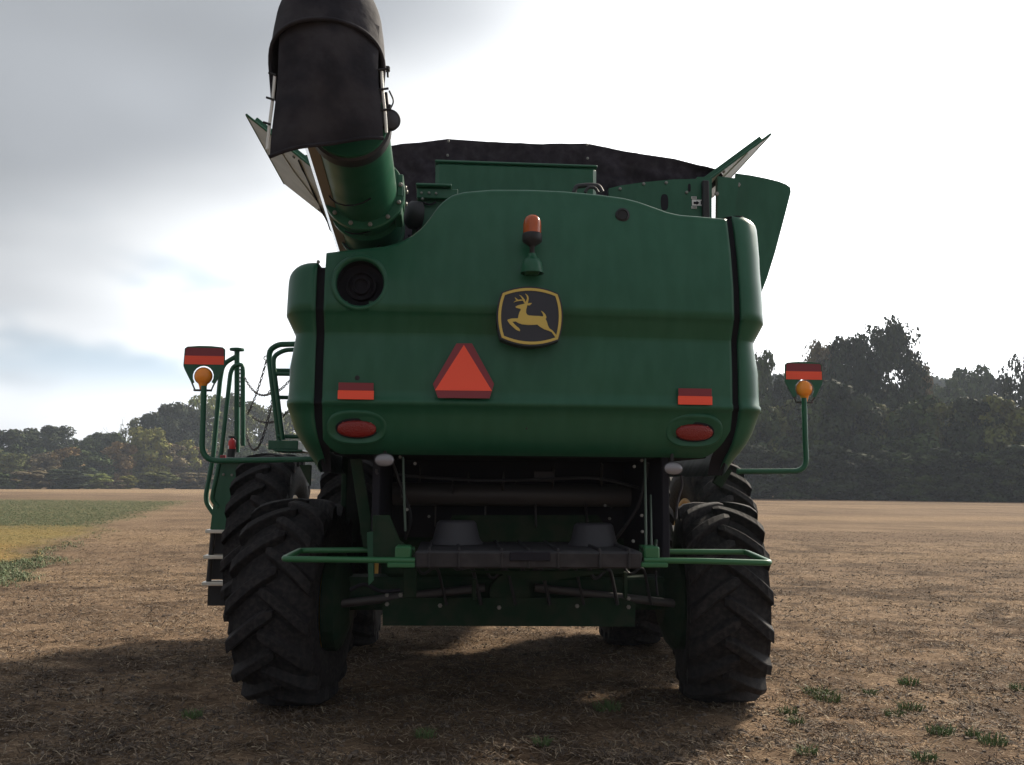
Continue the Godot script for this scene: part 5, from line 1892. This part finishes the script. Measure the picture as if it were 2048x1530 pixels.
		# board outline with a round notch for the lamp
		var o := [Vector2(-39, 34), Vector2(-34, 38), Vector2(-12, 40), Vector2(12, 40), Vector2(34, 38), Vector2(39, 34), Vector2(40, 0), Vector2(37, -8), Vector2(23, -34), Vector2(19, -34)]
		var notch := 20.5
		for j in 13:
			var a := lerpf(-0.62, PI + 0.62, j / 12.0)
			o.append(Vector2(lc.x / k + cos(a) * notch, lc.y / k + sin(a) * notch))
		o.append_array([Vector2(-19, -34), Vector2(-23, -34), Vector2(-37, -8), Vector2(-40, 0)])
		for j in o.size():
			o[j] *= k
		st = begin()
		prism(st, o, -0.012, 0.0, Transform3D(Basis.IDENTITY, c))
		var board := part("marker_board", st, M.paint)
		st = begin()
		prism(st, [Vector2(-37, 20) * k, Vector2(37, 20) * k, Vector2(37, 33) * k, Vector2(33, 36) * k, Vector2(-33, 36) * k, Vector2(-37, 33) * k], -0.001, 0.003, Transform3D(Basis.IDENTITY, c))
		obj("red_band", st, M.dark_red, board)
		st = begin()
		prism(st, [Vector2(-38, 3) * k, Vector2(38, 3) * k, Vector2(38, 20) * k, Vector2(-38, 20) * k], -0.001, 0.004, Transform3D(Basis.IDENTITY, c))
		obj("orange_band", st, M.orange, board)
		# amber lamp: a round lens with a short neck
		st = begin()
		var lpos := c + Vector3(lc.x, lc.y, -0.01)
		lathe_smooth(st, [Vector2(0.0, -0.032), Vector2(0.03, -0.029), Vector2(0.052, -0.02), Vector2(0.062, -0.006), Vector2(0.062, 0.006), Vector2(0.052, 0.022), Vector2(0.03, 0.031), Vector2(0, 0.034)], Transform3D(Basis.IDENTITY, lpos), 28)
		lathe_smooth(st, [Vector2(0.0, -0.10), Vector2(0.022, -0.098), Vector2(0.026, -0.08), Vector2(0.036, -0.05)], Transform3D(Basis(Vector3.RIGHT, Vector3.FORWARD, Vector3.UP), lpos), 16)
		var lamp := part("marker_lamp", st, M.amber)
		st = begin()
		lathe(st, [Vector2(0.064, -0.008), Vector2(0.066, -0.006), Vector2(0.066, 0.004), Vector2(0.062, 0.007)], Transform3D(Basis.IDENTITY, lpos), 28)
		obj("lens_rim", st, M.amber_dark, lamp)
		st = begin()
		box(st, lpos + Vector3(0, -0.105, 0), Vector3(0.13, 0.014, 0.03), Basis.IDENTITY, 0.004)
		tube(st, [lpos + Vector3(-0.06, -0.10, -0.01), c + Vector3(-22, -33, 0) * k], 0.006, 6)
		tube(st, [lpos + Vector3(0.06, -0.10, -0.01), c + Vector3(22, -33, 0) * k], 0.006, 6)
		obj("lamp_bracket", st, M.dark_metal, lamp)

func build_combine() -> void:
	combine = thing("combine_harvester", Vector3(0, 0, -8.5), "green combine harvester seen from behind with black unloading spout swung back", "combine harvester")
	build_panels()
	build_top()
	build_auger()
	build_under()
	build_left_side()
	var rear := tyre_mesh(0.815, 0.63, 0.36, 16)
	var front := tyre_mesh(1.04, 0.60, 0.56, 21)
	var rear_rim := rim_mesh(0.36, 0.63)
	var front_rim := rim_mesh(0.56, 0.60)
	for s in [-1.0, 1.0]:
		wheel(Vector3(1.755 if s > 0 else -1.70, 0.795, -7.45), rear, rear_rim, s, -0.14, 0.11 if s > 0 else 0.02)
		wheel(Vector3(s * 2.44, 1.015, -10.05), front, front_rim, s, 0.0, 0.05 * s)
		wheel(Vector3(s * 1.54, 1.015, -10.05), front, front_rim, s, 0.0, 0.13)

	# fire extinguisher hanging on the platform post
	var e: Vector3 = Vector3(-2.999, 2.139, -10.45)
	var fx := thing("fire_extinguisher", e + Vector3(0, -0.05, 0), "red fire extinguisher held at the platform post left of the machine", "fire extinguisher")
	var st := begin()
	fx.scale = Vector3.ONE * 0.72
	lathe_smooth(st, [Vector2(0.0, 0.0), Vector2(0.055, 0.0), Vector2(0.06, 0.01), Vector2(0.06, 0.14), Vector2(0.05, 0.17), Vector2(0.025, 0.19), Vector2(0.02, 0.205)], Transform3D(Basis(Vector3.RIGHT, Vector3.FORWARD, Vector3.UP), Vector3.ZERO), 20)
	obj("bottle", st, M.red, fx, true)
	st = begin()
	lathe(st, [Vector2(0.068, -0.10), Vector2(0.068, 0.03), Vector2(0.062, 0.03), Vector2(0, 0.02)], Transform3D(Basis(Vector3.RIGHT, Vector3.FORWARD, Vector3.UP), Vector3.ZERO), 16)
	obj("holder", st, M.black_plastic, fx, true)
	st = begin()
	box(st, Vector3(-0.01, 0.22, 0), Vector3(0.10, 0.03, 0.03))
	box(st, Vector3(0.0, 0.205, 0), Vector3(0.035, 0.03, 0.035))
	tube(st, fillet([Vector3(0.02, 0.21, 0.01), Vector3(0.07, 0.20, 0.02), Vector3(0.07, 0.06, 0.03)], 0.03), 0.008, 6)
	obj("valve", st, M.black_plastic, fx, true)
	st = begin()
	box(st, Vector3(-0.045, 0.05, 0.045), Vector3(0.03, 0.06, 0.004), Basis(Vector3.UP, -0.78), 0.001)
	obj("label_tag", st, M.white, fx, true)

func build_materials() -> void:
	var p := mat(Color.WHITE, 0.34, 0.0, 0.42)
	p.albedo_texture = noise_tex(3, 0.012, lin(0.013, 0.090, 0.047), lin(0.021, 0.105, 0.059), 512, 5)
	p.roughness_texture = noise_tex(14, 0.02, Color(0.75, 0.75, 0.75), Color.WHITE, 256, 4)
	p.roughness = 0.42
	tri_planar(p, 0.6)
	p.uv1_scale = Vector3(1.1, 0.4, 1.1)
	M.paint = p
	M.bright_green = mat(lin(0.022, 0.125, 0.045), 0.4)
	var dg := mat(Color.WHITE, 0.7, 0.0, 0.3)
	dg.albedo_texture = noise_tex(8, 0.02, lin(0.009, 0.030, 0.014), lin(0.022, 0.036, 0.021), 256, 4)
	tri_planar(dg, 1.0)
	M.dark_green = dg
	var rb := mat(Color.WHITE, 0.82, 0.0, 0.35)
	rb.albedo_texture = noise_tex(31, 0.022, lin(0.011, 0.010, 0.012), lin(0.036, 0.031, 0.030), 512, 6)
	rb.normal_enabled = true
	rb.normal_texture = noise_tex(32, 0.06, Color.BLACK, Color.WHITE, 512, 4, true, 3.0)
	rb.normal_scale = 0.5
	tri_planar(rb, 1.6)
	rb.vertex_color_use_as_albedo = true
	M.rubber = rb
	M.rim = mat(lin(0.62, 0.36, 0.02), 0.5)
	M.black = mat(lin(0.02, 0.019, 0.025), 0.8, 0.0, 0.25)
	M.black_plastic = mat(lin(0.022, 0.022, 0.025), 0.55, 0.0, 0.4)
	M.grey_plastic = mat(lin(0.032, 0.030, 0.036), 0.65)
	M.dark_metal = mat(lin(0.06, 0.055, 0.055), 0.55, 0.3)
	M.steel = mat(lin(0.24, 0.235, 0.22), 0.5, 0.5)
	M.rod = mat(lin(0.05, 0.075, 0.055), 0.5, 0.3)
	M.bright_metal = mat(lin(0.85, 0.85, 0.84), 0.18, 0.9)
	M.tan_metal = mat(lin(0.20, 0.165, 0.125), 0.5, 0.2)
	M.pale_metal = mat(lin(0.62, 0.60, 0.55), 0.32, 0.5)
	var fg := mat(Color.WHITE, 0.45, 0.0, 0.5)
	fg.albedo_texture = noise_tex(51, 0.015, lin(0.26, 0.26, 0.24), lin(0.38, 0.38, 0.35), 256, 5)
	tri_planar(fg, 0.8)
	M.flap_grey = fg
	var tp := mat(Color.WHITE, 0.85, 0.0, 0.3)
	tp.albedo_texture = noise_tex(61, 0.03, lin(0.026, 0.022, 0.03), lin(0.05, 0.044, 0.055), 256, 5)
	tp.normal_enabled = true
	tp.normal_texture = noise_tex(62, 0.02, Color.BLACK, Color.WHITE, 256, 5, true, 4.0)
	tp.normal_scale = 0.4
	tri_planar(tp, 1.2)
	M.tarp = tp
	var sp := mat(Color.WHITE, 0.8, 0.0, 0.3)
	sp.albedo_texture = noise_tex(71, 0.015, lin(0.018, 0.017, 0.023), lin(0.046, 0.043, 0.050), 256, 6)
	tri_planar(sp, 1.0)
	sp.normal_enabled = true
	sp.normal_texture = noise_tex(72, 0.012, Color.BLACK, Color.WHITE, 256, 5, true, 6.0)
	sp.normal_scale = 0.6
	M.spout = sp
	var dk := mat(Color.WHITE, 0.6, 0.0, 0.45)
	dk.albedo_texture = noise_tex(81, 0.02, lin(0.017, 0.016, 0.020), lin(0.036, 0.033, 0.037), 256, 5)
	tri_planar(dk, 1.5)
	M.deck = dk
	M.emblem_black = mat(lin(0.02, 0.02, 0.03), 0.45)
	M.emblem_gold = mat(lin(0.62, 0.45, 0.10), 0.5)
	M.orange = mat(lin(1.0, 0.10, 0.045), 0.55)
	M.dark_red = mat(lin(0.22, 0.018, 0.028), 0.4)
	M.red = mat(lin(0.55, 0.03, 0.03), 0.35)
	M.white = mat(lin(0.75, 0.75, 0.75), 0.5)
	var am := mat(lin(0.95, 0.30, 0.03), 0.15)
	am.backlight = lin(1.0, 0.42, 0.03)
	M.amber = am
	M.beacon_lens = mat(lin(0.42, 0.085, 0.02), 0.2)
	M.amber_dark = mat(lin(0.45, 0.12, 0.02), 0.3)
	var rl := mat(lin(0.22, 0.014, 0.012), 0.15)
	rl.backlight = lin(0.4, 0.02, 0.02)
	rl.normal_enabled = true
	rl.normal_texture = noise_tex(91, 0.08, Color.BLACK, Color.WHITE, 128, 2, true, 5.0)
	tri_planar(rl, 8.0)
	M.red_lens = rl
	M.lamp_back = mat(lin(0.6, 0.1, 0.08), 0.3, 0.4)
	M.lamp_glass = mat(lin(0.24, 0.235, 0.26), 0.25, 0.2)
	M.cab_glass = mat(lin(0.02, 0.025, 0.025), 0.08)

func _ready() -> void:
	# camera, sky, sun, exposure
	var cam := Camera3D.new()
	cam.name = "camera"
	cam.position = Vector3(-0.5, 1.75, 0)
	cam.rotation_degrees = Vector3(6.464, -4.000, 0.516)
	cam.fov = 46.654
	cam.far = 3000.0
	add_child(cam)
	cam.current = true
	var env := Environment.new()
	env.background_mode = Environment.BG_SKY
	var pano := PanoramaSkyMaterial.new()
	pano.panorama = ImageTexture.create_from_image(sky_image())
	pano.energy_multiplier = 1.0
	var sky := Sky.new()
	sky.sky_material = pano
	env.sky = sky
	env.tonemap_mode = Environment.TONE_MAPPER_LINEAR
	env.tonemap_exposure = 1.3
	env.sdfgi_enabled = true
	env.ssao_enabled = true
	env.ssil_enabled = true
	env.fog_enabled = true
	env.fog_density = 0.00055
	env.fog_light_color = Color(0.86, 0.90, 0.96)
	var we := WorldEnvironment.new()
	we.name = "world"
	we.environment = env
	add_child(we)
	var sun := DirectionalLight3D.new()
	sun.name = "sun"
	sun.light_energy = 1.6
	sun.light_color = Color(1.0, 0.95, 0.87)
	sun.light_angular_distance = 8.0
	sun.shadow_enabled = true
	sun.basis = Basis.looking_at(-SUN.normalized(), Vector3.UP)
	add_child(sun)

	build_materials()
	build_ground()
	build_trees()
	build_combine()
